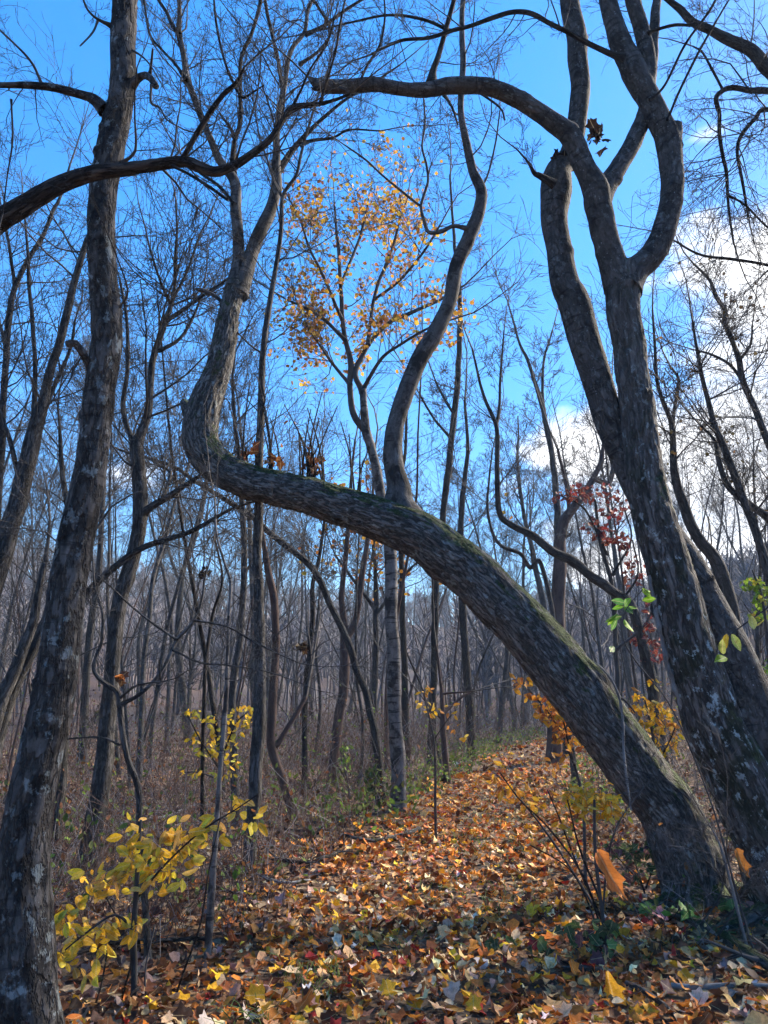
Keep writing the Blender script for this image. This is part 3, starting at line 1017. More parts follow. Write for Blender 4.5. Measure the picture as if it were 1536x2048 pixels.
# ---- left foreground tree
Y1 = 3.55
t = Tree('foreground_tree', 'straight blotched grey trunk standing at the left edge of the picture', seed=5)
S = t.stem([(50, 2060, 138), (47, 1900, 118), (50, 1707, 94), (72, 1540, 83), (110, 1366, 77), (132, 1183, 70), (160, 1033, 65), (182, 933, 60), (201, 783, 58),
            (214, 683, 58), (215, 600, 57), (206, 500, 54), (205, 400, 54), (214, 330, 54), (229, 250, 52), (243, 170, 48), (246, 80, 46), (248, 0, 46), (252, -200, 40),
            (256, -420, 30)],
           Y1, M_LEFT, 'trunk', sides=80, lump=0.06, ridge=0.004, root=True, flare=1.3, step=0.02)
t.roots(S, 6, 0.35, M_LEFT, 2)
for poly, w in (([(208, 222, 22), (185, 200, 19), (160, 190, 17), (90, 172, 15), (0, 170, 12), (-80, 178, 10), (-200, 170, 6)], (12, 0.2, 1.0, 0.25, 0.8)),
                ([(85, 170, 6), (60, 120, 5), (0, 60, 4), (-40, 20, 3)], (5, 0.2, 1.0, 0.15, 0.4)),
                ([(222, 52, 8), (190, 35, 5), (170, 10, 4), (160, -40, 3)], (4, 0.2, 1.0, 0.1, 0.3)),
                ([(196, 40, 5), (185, 65, 4), (160, 92, 3)], None),
                ([(262, 172, 16), (275, 157, 14), (288, 150, 13), (300, 156, 14), (311, 172, 13)], None),
                ([(300, 148, 6), (303, 120, 5), (305, 98, 4)], None),
                ([(303, 170, 5), (302, 205, 5), (320, 216, 4), (335, 240, 3), (370, 260, 3)], (5, 0.2, 1.0, 0.15, 0.4)),
                ([(188, 750, 16), (178, 732, 14), (166, 706, 15), (152, 688, 16), (136, 690, 14)], None),
                ([(165, 712, 4), (150, 735, 4), (140, 760, 3), (120, 790, 2)], (3, 0.2, 1.0, 0.1, 0.3)),
                ([(238, 330, 8), (265, 310, 6), (272, 290, 5), (270, 240, 4)], (6, 0.2, 1.0, 0.15, 0.4)),
                ([(235, 620, 6), (255, 590, 4), (252, 560, 4)], (4, 0.2, 1.0, 0.15, 0.4)),
                ([(245, 90, 6), (280, 110, 4), (300, 130, 3), (330, 180, 2)], (4, 0.2, 1.0, 0.15, 0.4))):
    t.stem(poly, (Y1, Y1 - 0.15), M_LEFT if poly[0][2] > 10 else M_TWIG, sides=10, lump=0.1, tw=w)
t.done()

# ---- tree outside the frame on the left, one heavy limb reaches in across the foreground trunk
Y2 = 3.25
t = Tree('overhanging_tree', 'dark furrowed limb crossing the straight left trunk high above the ground', seed=6, twig_mat=M_TWIG)
t.stem([(-480, 2000, 210), (-460, 1500, 180), (-430, 1000, 150), (-400, 600, 120), (-380, 300, 90), (-370, -100, 60)], Y2, M_DARK, 'trunk', sides=28, root=True)
t.stem([(-420, 760, 90), (-300, 640, 70), (-150, 535, 54), (-60, 480, 47), (0, 443, 42), (60, 405, 37), (120, 370, 33), (190, 347, 30), (260, 338, 25), (330, 328, 23), (370, 325, 22), (400, 335, 22),
        (430, 344, 20), (462, 333, 17), (500, 308, 15), (540, 275, 13), (565, 240, 11), (585, 215, 10), (630, 210, 8), (665, 202, 6), (700, 188, 4)],
       (Y2, Y2 - 0.05), M_DARK, sides=32, lump=0.08, ridge=0.002, step=0.02, tw=(22, 0.62, 1.0, 0.2, 0.7))
for poly, w in (([(362, 325, 10), (395, 265, 11), (420, 225, 11), (445, 190, 10), (470, 168, 9), (482, 150, 7), (488, 135, 5)], (5, 0.3, 1.0, 0.15, 0.45)),
                ([(345, 332, 6), (380, 350, 6), (420, 375, 7), (455, 400, 6)], None),
                ([(470, 172, 6), (485, 195, 5), (500, 188, 4), (528, 170, 3)], None),
                ([(585, 215, 6), (605, 175, 5), (620, 140, 4), (655, 85, 4), (670, 30, 3)], (7, 0.2, 1.0, 0.15, 0.4)),
                ([(640, 208, 5), (655, 160, 5), (672, 100, 5), (678, 60, 5), (690, 0, 4)], (8, 0.2, 1.0, 0.15, 0.4)),
                ([(22, 200, 4), (25, 280, 4), (15, 350, 3), (5, 430, 3)], (4, 0.2, 1.0, 0.15, 0.4))):
    t.stem(poly, (Y2 - 0.05, Y2 - 0.15), M_DARK, sides=8, tw=w)
t.done()

# ---- twin-stemmed tree on the right
YB = 5.9
t = Tree('twin_stemmed_tree', 'twin stemmed mossy tree on the right with crossing trunks and a broken level limb', seed=9)
S = t.stem([(1620, 1850, 190), (1575, 1760, 160), (1545, 1690, 140), (1500, 1605, 128), (1455, 1510, 118), (1412, 1400, 107), (1381, 1300, 98), (1355, 1210, 90),
        (1336, 1123, 84), (1314, 1054, 78), (1297, 984, 73), (1283, 879, 66), (1264, 740, 62), (1250, 650, 62), (1248, 600, 64), (1248, 560, 66), (1250, 535, 56)], (YB, YB + 0.15), M_TWIN, 'trunk',
       sides=80, lump=0.07, ridge=0.007, root=True, step=0.025)
t.roots(S, 6, 0.5, M_TWIN, 3)
t.stem([(1680, 1800, 170), (1640, 1760, 150), (1585, 1640, 128), (1535, 1514, 114), (1492, 1400, 102), (1452, 1300, 90), (1412, 1215, 76), (1370, 1130, 66), (1326, 1060, 60), (1290, 990, 60),
        (1262, 940, 60), (1233, 879, 60), (1210, 809, 60), (1188, 740, 60), (1166, 670, 62), (1146, 600, 62), (1131, 565, 58), (1117, 487, 52), (1108, 426, 56),
        (1110, 375, 64), (1118, 340, 52), (1138, 310, 40), (1154, 250, 38), (1160, 171, 39), (1151, 80, 41), (1138, 0, 38), (1120, -120, 32)],
       (YB + 0.1, YB + 0.45), M_TWINUP, 'trunk', sides=56, lump=0.06, ridge=0.002, root=True, step=0.025, label='pale speckled rear stem crossing behind the mossy one')
t.stem([(1300, 1150, 4), (1306, 1190, 8), (1320, 1263, 9), (1334, 1322, 10), (1351, 1374, 10), (1370, 1423, 10),
        (1391, 1479, 9), (1415, 1549, 6), (1440, 1610, 3)], (YB + 0.05, YB + 0.02), M_SEAM, 'bark_seam', sides=10, lump=0.7, label='pale peeled strip along the left edge of the mossy stem')
YU = YB + 0.15
t.stem([(1246, 575, 50), (1225, 518, 47), (1209, 463, 51), (1195, 414, 52), (1189, 375, 52), (1167, 329, 41), (1142, 274, 40), (1106, 244, 36), (1057, 210, 34), (1008, 183, 34), (966, 171, 32),
        (905, 171, 31), (856, 178, 27), (795, 177, 25), (740, 169, 27), (673, 170, 25), (640, 168, 26), (628, 163, 17), (617, 155, 5)], (YU, YU - 0.5), M_TWINUP, sides=28, lump=0.07, ridge=0.0015, step=0.03,
       tw=(10, 0.55, 0.95, 0.2, 0.7))
t.stem([(640, 176, 12), (628, 178, 7), (622, 174, 2)], YU - 0.5, M_DARK, 'splinter', sides=6, lump=0.3)
t.stem([(1195, 400, 38), (1215, 366, 37), (1240, 329, 35), (1270, 280, 34), (1286, 238, 31), (1292, 200, 29), (1300, 120, 26), (1310, 60, 20), (1313, 0, 17), (1322, -80, 12)], (YU, YU + 0.4), M_TWINUP, sides=18,
       lump=0.07)
t.stem([(1252, 580, 50), (1272, 546, 45), (1301, 512, 48), (1328, 457, 46), (1343, 402, 44), (1345, 341, 45), (1337, 280, 48), (1319, 238, 47), (1298, 195, 47), (1276, 158, 50), (1259, 122, 46),
        (1243, 91, 42), (1228, 49, 37), (1214, 0, 34), (1195, -110, 26)], (YU, YU + 0.1), M_TWINUP, sides=28, lump=0.06, ridge=0.0015, step=0.03)
t.stem([(1285, 175, 36), (1294, 140, 34), (1292, 104, 31), (1282, 55, 30), (1264, 0, 29), (1245, -90, 22)], YU + 0.1, M_TWINUP, sides=16, lump=0.07, tw=(5, 0.3, 1, 0.3, 0.9))
t.stem([(1345, 290, 30), (1350, 262, 26), (1352, 250, 22)], YU + 0.05, M_TWINUP, 'stub', sides=10, lump=0.2)
for poly, w in (([(862, 165, 18), (866, 140, 13), (877, 110, 11), (893, 55, 10), (908, 0, 9), (920, -60, 7)], (10, 0.2, 1.0, 0.3, 0.9)),
                ([(1250, 116, 13), (1222, 107, 11), (1179, 88, 10), (1142, 67, 10), (1100, 46, 9), (1063, 27, 10), (1027, 24, 9), (990, 34, 9), (941, 52, 8), (905, 61, 8), (856, 76, 7), (800, 82, 6), (740, 110, 4)], (18, 0.2, 1.0, 0.3, 0.9)),
                ([(900, 62, 7), (850, 40, 6), (780, 30, 5), (700, 45, 4), (640, 60, 3)], (10, 0.2, 1.0, 0.2, 0.8)),
                ([(960, 185, 5), (1000, 215, 4), (1010, 240, 3)], None),
                ([(888, 190, 6), (905, 215, 5), (915, 250, 4)], None),
                ([(715, 175, 6), (735, 130, 5), (760, 90, 5), (770, 30, 4), (765, -30, 3)], (8, 0.2, 1.0, 0.2, 0.7)),
                ([(1110, 368, 14), (1080, 352, 12), (1068, 346, 9), (1056, 325, 5), (1035, 300, 3)], (6, 0.2, 1.0, 0.15, 0.4)),
                ([(1300, 200, 6), (1330, 170, 5), (1370, 90, 5), (1420, 20, 5), (1440, -20, 4)], (6, 0.2, 1.0, 0.2, 0.7)),
                ([(1335, 240, 5), (1360, 180, 5), (1400, 100, 5), (1440, 30, 4), (1470, -20, 3)], (6, 0.2, 1.0, 0.2, 0.7)),
                ([(1296, 66, 7), (1310, 60, 6), (1350, 50, 6), (1390, 52, 5)], None)):
    t.stem(poly, (YU - 0.15, YU - 0.3), M_DARK, sides=8, tw=w)
t.done()
leaf_bunch('dead_leaf_clump', 'dark dead leaves caught in the fork of the right tree', 1192, 272, YU - 0.1, (16, 22), 16, (0.07, 0.14), [((0.03, 0.02, 0.015), 3), ((0.07, 0.035, 0.02), 1)], seed=4)
leaf_bunch('dead_leaf_clump', 'dark rotten wood tuft at the broken joint between the two right stems', 1128, 318, YB + 0.3, (18, 20), 14, (0.06, 0.12), [((0.02, 0.015, 0.012), 3), ((0.06, 0.03, 0.02), 1)], seed=5)

# ---- tree outside the frame on the right: arched limb and hanging branches
YR = 6.6
t = Tree('overhanging_tree', 'arched bare limb entering at the top right corner with drooping branches', seed=12)
t.stem([(1980, 1900, 150), (1900, 1400, 130), (1830, 900, 110), (1790, 500, 90), (1770, 200, 70), (1760, -200, 40)], YR, M_GREY, 'trunk', sides=20, root=True)
t.stem([(1785, 420, 60), (1690, 260, 44), (1600, 190, 32), (1536, 137, 26), (1499, 97, 22), (1449, 77, 18), (1414, 58, 16), (1386, 44, 15), (1364, 19, 14), (1342, 3, 11), (1300, -30, 7)], YR, M_GREY, sides=16, lump=0.1, tw=(14, 0.4, 1, 0.3, 1.0))
for poly, w in (([(1780, 330, 26), (1650, 200, 16), (1536, 181, 13), (1499, 180, 11), (1467, 175, 11), (1446, 181, 10), (1432, 197, 10), (1439, 228, 8), (1439, 266, 8), (1446, 312, 7), (1453, 344, 7), (1455, 391, 6), (1460, 437, 5), (1467, 484, 4)], (26, 0.4, 1.0, 0.4, 1.1)),
                ([(1780, 420, 22), (1640, 250, 12), (1536, 219, 9), (1511, 237, 8), (1483, 269, 8), (1475, 303, 7), (1483, 353, 6), (1492, 406, 5), (1500, 450, 3)], (22, 0.4, 1.0, 0.4, 1.0)),
                ([(1790, 640, 20), (1640, 560, 9), (1536, 531, 6), (1467, 519, 6), (1399, 509, 5), (1342, 478, 3)], (20, 0.4, 1.0, 0.3, 1.0)),
                ([(1446, 180, 5), (1425, 140, 5), (1405, 105, 4), (1385, 92, 3)], (5, 0.2, 1, 0.2, 0.6)),
                ([(1455, 391, 5), (1490, 410, 4), (1536, 455, 4), (1580, 480, 4)], (8, 0.1, 1, 0.3, 0.9))):
    t.stem(poly, YR, M_DARK, sides=8, tw=w[:6] + (2, 0.4, -0.06) if w else None)
t.done()

# ---- slender pole tree in front of the bow's far side
def gy(px, py):
    return float(ground_hit(px, py)[1])


YP = gy(502, 1745)
t = Tree('pole_tree', 'slender straight grey pole tree passing behind the bowed trunk', seed=14)
S = t.stem([(502, 1748, 30), (504, 1636, 27), (510, 1558, 26), (518, 1441, 26), (519, 1292, 22), (515, 1156, 19), (518, 1019, 18), (518, 973, 17), (522, 837, 15), (527, 700, 13), (535, 633, 12), (546, 568, 10),
            (557, 503, 9), (563, 438, 9), (567, 390, 8), (592, 351, 7), (602, 312, 6), (615, 260, 5), (640, 180, 4)], YP, M_GREY, 'trunk', sides=20, root=True, tw=(26, 0.5, 1, 0.4, 1.2))
t.stem([(566, 395, 6), (550, 365, 6), (535, 320, 5), (520, 280, 4)], YP, M_TWIG, sides=6, tw=(6, 0.2, 1, 0.3, 0.8))
t.stem([(530, 710, 5), (500, 690, 4), (470, 660, 3)], YP, M_TWIG, sides=5, tw=(4, 0.2, 1, 0.3, 0.6))
t.done()

# ---- pale-barked tree with the yellow crown
YY = gy(797, 1622)
t = Tree('yellow_leaved_tree', 'pale barked tree with a thinning crown of yellow and orange leaves behind the bow', seed=16, lv=2)
t.stem([(797, 1622, 36), (795, 1515, 31), (789, 1423, 27), (785, 1292, 27), (782, 1224, 26), (782, 1156, 25), (780, 1097, 24), (770, 1030, 22), (759, 973, 20), (752, 937, 19), (741, 891, 18), (734, 861, 19),
        (728, 812, 15), (725, 779, 14)], YY, M_BIRCH, 'trunk', sides=28, root=True, lump=0.07)
crown_stems = []
for poly, yb in (([(734, 861, 14), (708, 828, 13), (699, 773, 12), (702, 731, 12), (692, 682, 10), (685, 633, 9), (681, 568, 8), (677, 509, 7), (672, 450, 5), (668, 400, 3)], 0.3),
                 ([(725, 785, 12), (712, 745, 11), (734, 692, 10), (777, 646, 9), (812, 630, 8), (870, 605, 6), (930, 570, 4)], 0.6),
                 ([(736, 690, 8), (747, 600, 7), (770, 535, 7), (786, 493, 6), (800, 440, 4), (815, 395, 3)], 0.4),
                 ([(725, 780, 9), (760, 720, 7), (800, 690, 6), (850, 660, 5), (900, 640, 4)], -0.5),
                 ([(692, 682, 8), (650, 640, 7), (610, 615, 6), (575, 600, 4)], -0.4),
                 ([(685, 640, 7), (650, 560, 6), (620, 500, 5), (600, 440, 4)], -0.8),
                 ([(700, 770, 8), (660, 720, 6), (640, 690, 4)], 0.4),
                 ([(681, 570, 6), (710, 500, 6), (730, 440, 5), (738, 390, 3)], 0.9),
                 ([(747, 600, 6), (800, 560, 6), (850, 500, 5), (880, 450, 4)], -0.6)):
    crown_stems.append(t.stem(poly, (YY, YY + yb), M_TWIG, sides=8, tw=(13, 0.25, 1.0, 0.5, 1.25, 2, 0.5, 0.05, (5, 4))))
t.done()
tp = np.array(t.tips)
vx = 768 + F * tp[:, 0] / (tp[:, 1] * math.cos(PITCH) + (tp[:, 2] - 1.55) * math.sin(PITCH))
t.foliage(tp[(vx > 545) & (vx < 945)], (0.034, 0.075), PAL_YELLOW, jitter=0.08, keep=1.0, outline=LOBED)

# ---- other traced trees, from left to right: (label, foot or distance, stems)
def simple(label, Y, stems, mat, seed, tw=(14, 0.45, 1.0, 0.5, 1.5), name='bare_tree', sides=16, group=None, leaves=None, foot=None, lump=0.08, **kw):
    Y = gy(*foot) if foot else Y
    t = Tree(name, label, seed=seed, group=group)
    for k, s in enumerate(stems):
        w = tw if k == 0 else (max(4, tw[0] // 2), 0.2, 1.0, tw[3] * 0.6, tw[4] * 0.7) + tuple(tw[5:])
        dy = 0 if k == 0 else (0.3 if k % 2 else -0.3)
        t.stem(s, (Y, Y + dy), mat, 'trunk' if k == 0 else 'branch', sides=sides if k == 0 else 10, root=(k == 0), tw=w, lump=lump)
    t.done()
    if leaves:
        t.foliage(t.tips, *leaves)
    return t


simple('forked leaning grey tree at the far left edge, behind the straight left trunk', 7.6,
       [[(-110, 1740, 56), (-80, 1500, 48), (-30, 1230, 42), (20, 1063, 37), (45, 961, 35), (64, 893, 32), (75, 841, 28), (89, 790, 19), (102, 739, 17), (120, 688, 16), (137, 619, 15), (150, 558, 13), (167, 503, 12), (178, 472, 10), (200, 420, 8), (215, 350, 5)],
        [(75, 850, 14), (68, 824, 11), (70, 756, 9), (65, 653, 8), (58, 568, 7), (57, 517, 6), (50, 440, 4)],
        [(40, 960, 10), (20, 880, 9), (-10, 800, 8), (-40, 700, 6)],
        [(85, 830, 8), (110, 770, 8), (140, 700, 7), (150, 640, 4)]], M_GREY, 21, sides=20, tw=(20, 0.5, 1, 0.5, 1.5))
simple('thin grey tree with a zigzag stem rising beside the left margin', 8.5,
       [[(-40, 1700, 30), (-20, 1300, 24), (-5, 1000, 18), (7, 790, 13), (14, 688, 13), (20, 619, 12), (31, 575, 10), (58, 517, 9), (85, 472, 8), (106, 421, 7), (120, 397, 6), (140, 330, 4)],
        [(14, 700, 8), (0, 650, 7), (-15, 600, 5)], [(31, 575, 7), (20, 500, 6), (5, 430, 4)]], M_GREY, 22, tw=(18, 0.5, 1, 0.5, 1.4))
simple('forked bare tree with twisting limbs between the straight left trunk and the bow', 0,
       [[(175, 1752, 48), (185, 1675, 41), (202, 1558, 36), (215, 1440, 31), (226, 1323, 31), (239, 1206, 31), (262, 1128, 30), (278, 1050, 28), (280, 961, 29), (274, 893, 27), (280, 869, 20), (294, 824, 15), (302, 773, 14), (304, 722, 14), (318, 681, 13),
         (331, 640, 12), (342, 612, 9), (349, 568, 7), (350, 517, 6), (354, 465, 5), (352, 400, 4)],
        [(272, 900, 14), (263, 876, 12), (249, 841, 10), (246, 807, 9), (253, 756, 8), (255, 687, 7), (251, 619, 6), (240, 560, 4)],
        [(331, 642, 9), (372, 616, 8), (410, 588, 6), (444, 565, 5), (470, 545, 3)],
        [(312, 700, 8), (325, 698, 8), (359, 677, 7), (383, 640, 6), (400, 600, 4)],
        [(284, 1030, 15), (300, 1015, 14), (325, 999, 13), (359, 978, 10), (400, 951, 7), (430, 930, 4)],
        [(325, 999, 8), (335, 970, 7), (340, 945, 7), (325, 935, 5)],
        [(160, 1202, 15), (198, 1163, 14), (256, 1112, 13), (291, 1093, 12), (330, 1081, 11), (373, 1066, 10), (405, 1050, 9), (460, 1020, 6), (520, 1000, 4)],
        [(345, 600, 6), (375, 540, 5), (400, 470, 4)], [(342, 612, 6), (320, 560, 5), (300, 500, 4)]],
       M_GREY, 23, foot=(175, 1752), sides=22, tw=(30, 0.5, 1, 0.6, 1.7))
simple('small bent sapling with a crooked fork, above the yellow shrub', 4.9,
       [[(284, 1700, 13), (280, 1636, 13), (276, 1573, 13), (256, 1519, 12), (245, 1460, 12), (239, 1409, 12), (233, 1382, 11), (205, 1363, 10), (188, 1339, 9), (194, 1308, 7), (203, 1284, 6), (205, 1226, 6), (190, 1179, 5), (186, 1128, 4), (180, 1060, 3)],
        [(240, 1408, 9), (276, 1390, 8), (307, 1362, 8), (327, 1335, 7), (346, 1300, 8), (354, 1280, 7), (389, 1241, 6), (405, 1195, 5), (409, 1159, 4), (420, 1120, 3)],
        [(389, 1241, 5), (452, 1253, 4), (510, 1284, 4), (557, 1308, 3)],
        [(354, 1280, 5), (303, 1245, 5), (256, 1206, 4), (209, 1163, 4), (123, 1093, 4)],
        [(346, 1300, 5), (400, 1325, 4), (450, 1330, 3), (520, 1340, 3)],
        [(240, 1490, 4), (200, 1475, 4), (130, 1478, 3)],
        [(240, 1395, 5), (270, 1372, 5), (300, 1365, 4)]], M_GREY, 24, name='bent_sapling', sides=12, tw=(8, 0.6, 1, 0.2, 0.6), lump=0.1)
simple('slim pale sapling rising from the leaf litter beside the yellow shrub', 0,
       [[(415, 1916, 16), (420, 1816, 16), (427, 1716, 12), (435, 1616, 10), (442, 1516, 9), (452, 1401, 9), (455, 1323, 7), (457, 1245, 6), (461, 1167, 6), (450, 1128, 5), (434, 1070, 4), (430, 1000, 3)]],
       M_BIRCH, 25, name='pale_sapling', foot=(415, 1916), sides=12, tw=(8, 0.6, 1, 0.2, 0.7))
simple('reddish trunk twisted like a snake just behind the pole tree', 0,
       [[(590, 1640, 22), (564, 1560, 18), (543, 1492, 18), (543, 1423, 17), (550, 1310, 16), (550, 1218, 15), (539, 1150, 14), (528, 1092, 10), (520, 1040, 8), (515, 960, 5)],
        [(545, 1490, 10), (555, 1488, 10), (568, 1469, 10), (603, 1410, 9), (612, 1395, 8)]], M_BROWN, 26, foot=(590, 1640))
simple('thin dark upright tree right of the reddish twisted trunk', 0,
       [[(607, 1588, 12), (609, 1515, 12), (612, 1400, 11), (618, 1310, 11), (625, 1241, 10), (625, 1180, 9), (640, 1100, 7), (650, 1020, 5), (645, 900, 3)]], M_DARK, 27, foot=(607, 1590))
simple('long bare stem arching down to the right beneath the bow', 11.5,
       [[(760, 1560, 16), (746, 1446, 15), (719, 1355, 14), (696, 1287, 14), (669, 1227, 13), (632, 1146, 13), (595, 1110, 13), (559, 1083, 12), (527, 1055, 12), (495, 1028, 10), (431, 987, 9), (386, 960, 8), (340, 930, 7), (240, 900, 5)]],
       M_GREY, 28, name='arching_sapling', tw=(12, 0.5, 1, 0.3, 1.0))
simple('brown tree forking into two stems, left of the pale barked tree', 0,
       [[(664, 1570, 22), (673, 1469, 20), (687, 1378, 20), (690, 1287, 18), (684, 1220, 13), (682, 1196, 12), (687, 1150, 11), (695, 1070, 9), (700, 980, 6), (710, 880, 4)],
        [(691, 1280, 14), (710, 1241, 13), (723, 1164, 12), (735, 1090, 10), (745, 1000, 7), (750, 900, 5)]], M_BROWN, 29, foot=(664, 1570))
simple('dark slim trunk close behind the pale barked tree', 17.0,
       [[(814, 1560, 16), (810, 1378, 13), (805, 1196, 11), (803, 1100, 10), (800, 1000, 8), (810, 900, 6), (815, 800, 4)]], M_DARK, 30)
simple('thin dark pole rising behind the bow between its upright stem and the right tree', 17.0,
       [[(858, 1580, 17), (866, 1400, 15), (870, 1250, 14), (872, 1150, 14), (885, 1037, 13), (898, 928, 13), (912, 796, 12), (918, 698, 11), (920, 600, 9), (910, 500, 7), (905, 430, 5), (900, 350, 4)],
        [(905, 880, 6), (870, 840, 5), (840, 790, 4)], [(912, 835, 6), (890, 800, 5), (870, 760, 4)]], M_DARK, 31, tw=(20, 0.45, 1, 0.5, 1.3))
simple('straight dark trunk standing left of the far end of the path', 0,
       [[(942, 1515, 20), (940, 1423, 18), (931, 1310, 16), (924, 1196, 15), (920, 1100, 13), (925, 1000, 11), (935, 900, 8), (930, 800, 5)]], M_DARK, 32, foot=(942, 1515))
simple('small dead tree with whitened broken arms at the left verge of the path', 0,
       [[(896, 1570, 15), (893, 1540, 13), (887, 1469, 12), (883, 1401, 9), (880, 1350, 6), (872, 1290, 4)],
        [(888, 1425, 7), (905, 1410, 6), (922, 1395, 6), (940, 1385, 4)], [(884, 1388, 4), (905, 1385, 4), (945, 1383, 3)], [(895, 1545, 9), (878, 1565, 8), (862, 1580, 7)],
        [(884, 1440, 4), (865, 1420, 3), (845, 1395, 3)]], M_BROWN, 33, name='dead_sapling', foot=(896, 1570), tw=(3, 0.5, 1, 0.2, 0.5))
simple('reddish trunk that bends right into red leaved branches behind the bow', 18.0,
       [[(1108, 1530, 34), (1113, 1300, 30), (1119, 1140, 27), (1124, 1057, 22), (1148, 1015, 17), (1173, 982, 14), (1198, 932, 10), (1206, 900, 8), (1212, 840, 5)],
        [(1190, 960, 8), (1215, 965, 10), (1225, 945, 9), (1222, 915, 5)], [(1140, 1020, 8), (1130, 960, 7), (1115, 900, 5)]], M_BROWN, 34)
simple('slim straight tree whose tip stands against the white cloud, right of the bow', 20.0,
       [[(1128, 1540, 20), (1125, 1300, 17), (1120, 1120, 15), (1115, 1028, 14), (1107, 933, 12), (1095, 862, 11), (1078, 788, 9), (1057, 726, 7), (1036, 676, 5), (1015, 600, 3)],
        [(1090, 840, 7), (1085, 780, 6), (1088, 720, 5), (1105, 660, 3)]], M_GREY, 35, tw=(28, 0.5, 1, 0.5, 1.4))
simple('crooked stem climbing left out of the thicket then bending straight up', 13.0,
       [[(1330, 1560, 26), (1300, 1350, 22), (1265, 1220, 20), (1223, 1181, 19), (1157, 1131, 20), (1107, 1102, 18), (1066, 1073, 15), (1024, 1049, 13), (998, 1024, 12), (995, 933, 10), (993, 858, 9), (985, 833, 8), (962, 775, 6), (945, 700, 4)],
        [(993, 855, 6), (999, 808, 6), (1001, 746, 5), (1008, 660, 3)]], M_GREY, 36, name='crooked_tree', tw=(18, 0.5, 1, 0.4, 1.2))
simple('small crooked stem with a broken knee above the arch', 14.0,
       [[(1140, 1480, 12), (1110, 1250, 10), (1082, 1127, 9), (1061, 1136, 9), (1041, 1107, 8), (1003, 1092, 8), (983, 1057, 6), (975, 1000, 5), (985, 900, 3)]], M_GREY, 37, name='crooked_sapling', tw=(10, 0.5, 1, 0.3, 0.9))
simple('leaf spotted slim tree directly right of the twin stems', 10.0,
       [[(1490, 1480, 36), (1465, 1250, 32), (1438, 1131, 27), (1397, 1078, 22), (1368, 1007, 20), (1347, 945, 16), (1343, 850, 10), (1325, 800, 8), (1314, 767, 7), (1310, 697, 6), (1305, 620, 4)],
        [(1343, 870, 8), (1352, 800, 7), (1358, 760, 6), (1340, 730, 4)]], M_GREY, 38, tw=(24, 0.45, 1, 0.5, 1.3), leaves=((0.03, 0.055), PAL_OLIVE, 'foliage', LOBED, 0.06, 0.035))
simple('thin grey tree leaning left at the right margin, below the cloud', 9.0,
       [[(1600, 1500, 26), (1560, 1280, 22), (1533, 1140, 18), (1500, 1036, 16), (1471, 953, 15), (1442, 879, 14), (1422, 825, 11), (1407, 767, 9), (1397, 717, 7), (1385, 640, 4)],
        [(1545, 1040, 16), (1492, 1003, 14), (1455, 970, 12), (1438, 924, 10), (1428, 880, 7), (1400, 850, 4)]], M_GREY, 39, tw=(26, 0.45, 1, 0.5, 1.4), leaves=((0.03, 0.055), PAL_OLIVE, 'foliage', LOBED, 0.06, 0.035))
simple('slender tree bending left across the bright cloud at the right edge', 9.0,
       [[(1680, 1500, 30), (1620, 1150, 22), (1570, 960, 17), (1536, 883, 15), (1513, 825, 13), (1488, 767, 12), (1475, 713, 11), (1455, 663, 9), (1447, 643, 9), (1451, 622, 8), (1433, 594, 8), (1421, 562, 6), (1390, 530, 4)],
        [(1488, 765, 7), (1460, 730, 6), (1425, 710, 5), (1390, 700, 3)], [(1478, 720, 6), (1500, 690, 5), (1505, 650, 3)]], M_GREY, 40, tw=(26, 0.45, 1, 0.4, 1.2), leaves=((0.03, 0.055), PAL_OLIVE, 'foliage', LOBED, 0.06, 0.035))
simple('bare trunk among the left thicket between the forked tree and the pale sapling', 10.0,
       [[(470, 1590, 17), (463, 1401, 15), (479, 1284, 14), (487, 1167, 13), (487, 1050, 12), (482, 950, 10), (470, 850, 8), (465, 750, 5)]], M_GREY, 41, tw=(24, 0.45, 1, 0.5, 1.4))
simple('wavy thin stem left of the pale sapling', 8.5,
       [[(403, 1640, 9), (406, 1500, 8), (409, 1401, 8), (412, 1323, 7), (425, 1230, 6), (445, 1160, 5), (430, 1080, 4)]], M_DARK, 42, name='thin_sapling', tw=(10, 0.5, 1, 0.3, 0.8))
simple('grey trunk half hidden behind the straight left trunk', 8.0,
       [[(110, 1680, 26), (118, 1590, 23), (129, 1480, 19), (140, 1330, 17), (150, 1180, 15), (140, 1050, 12), (125, 950, 10), (120, 850, 6)]], M_GREY, 43, tw=(16, 0.45, 1, 0.5, 1.4))
simple('pale leaning trunk low at the left margin', 7.0,
       [[(-60, 1700, 36), (-10, 1440, 30), (35, 1330, 24), (60, 1260, 20), (75, 1190, 14), (90, 1120, 9), (100, 1040, 5)],
        [(-20, 1520, 26), (20, 1400, 22), (70, 1290, 20), (100, 1220, 16), (120, 1160, 10)]], M_GREY, 44, tw=(12, 0.5, 1, 0.4, 1.0))

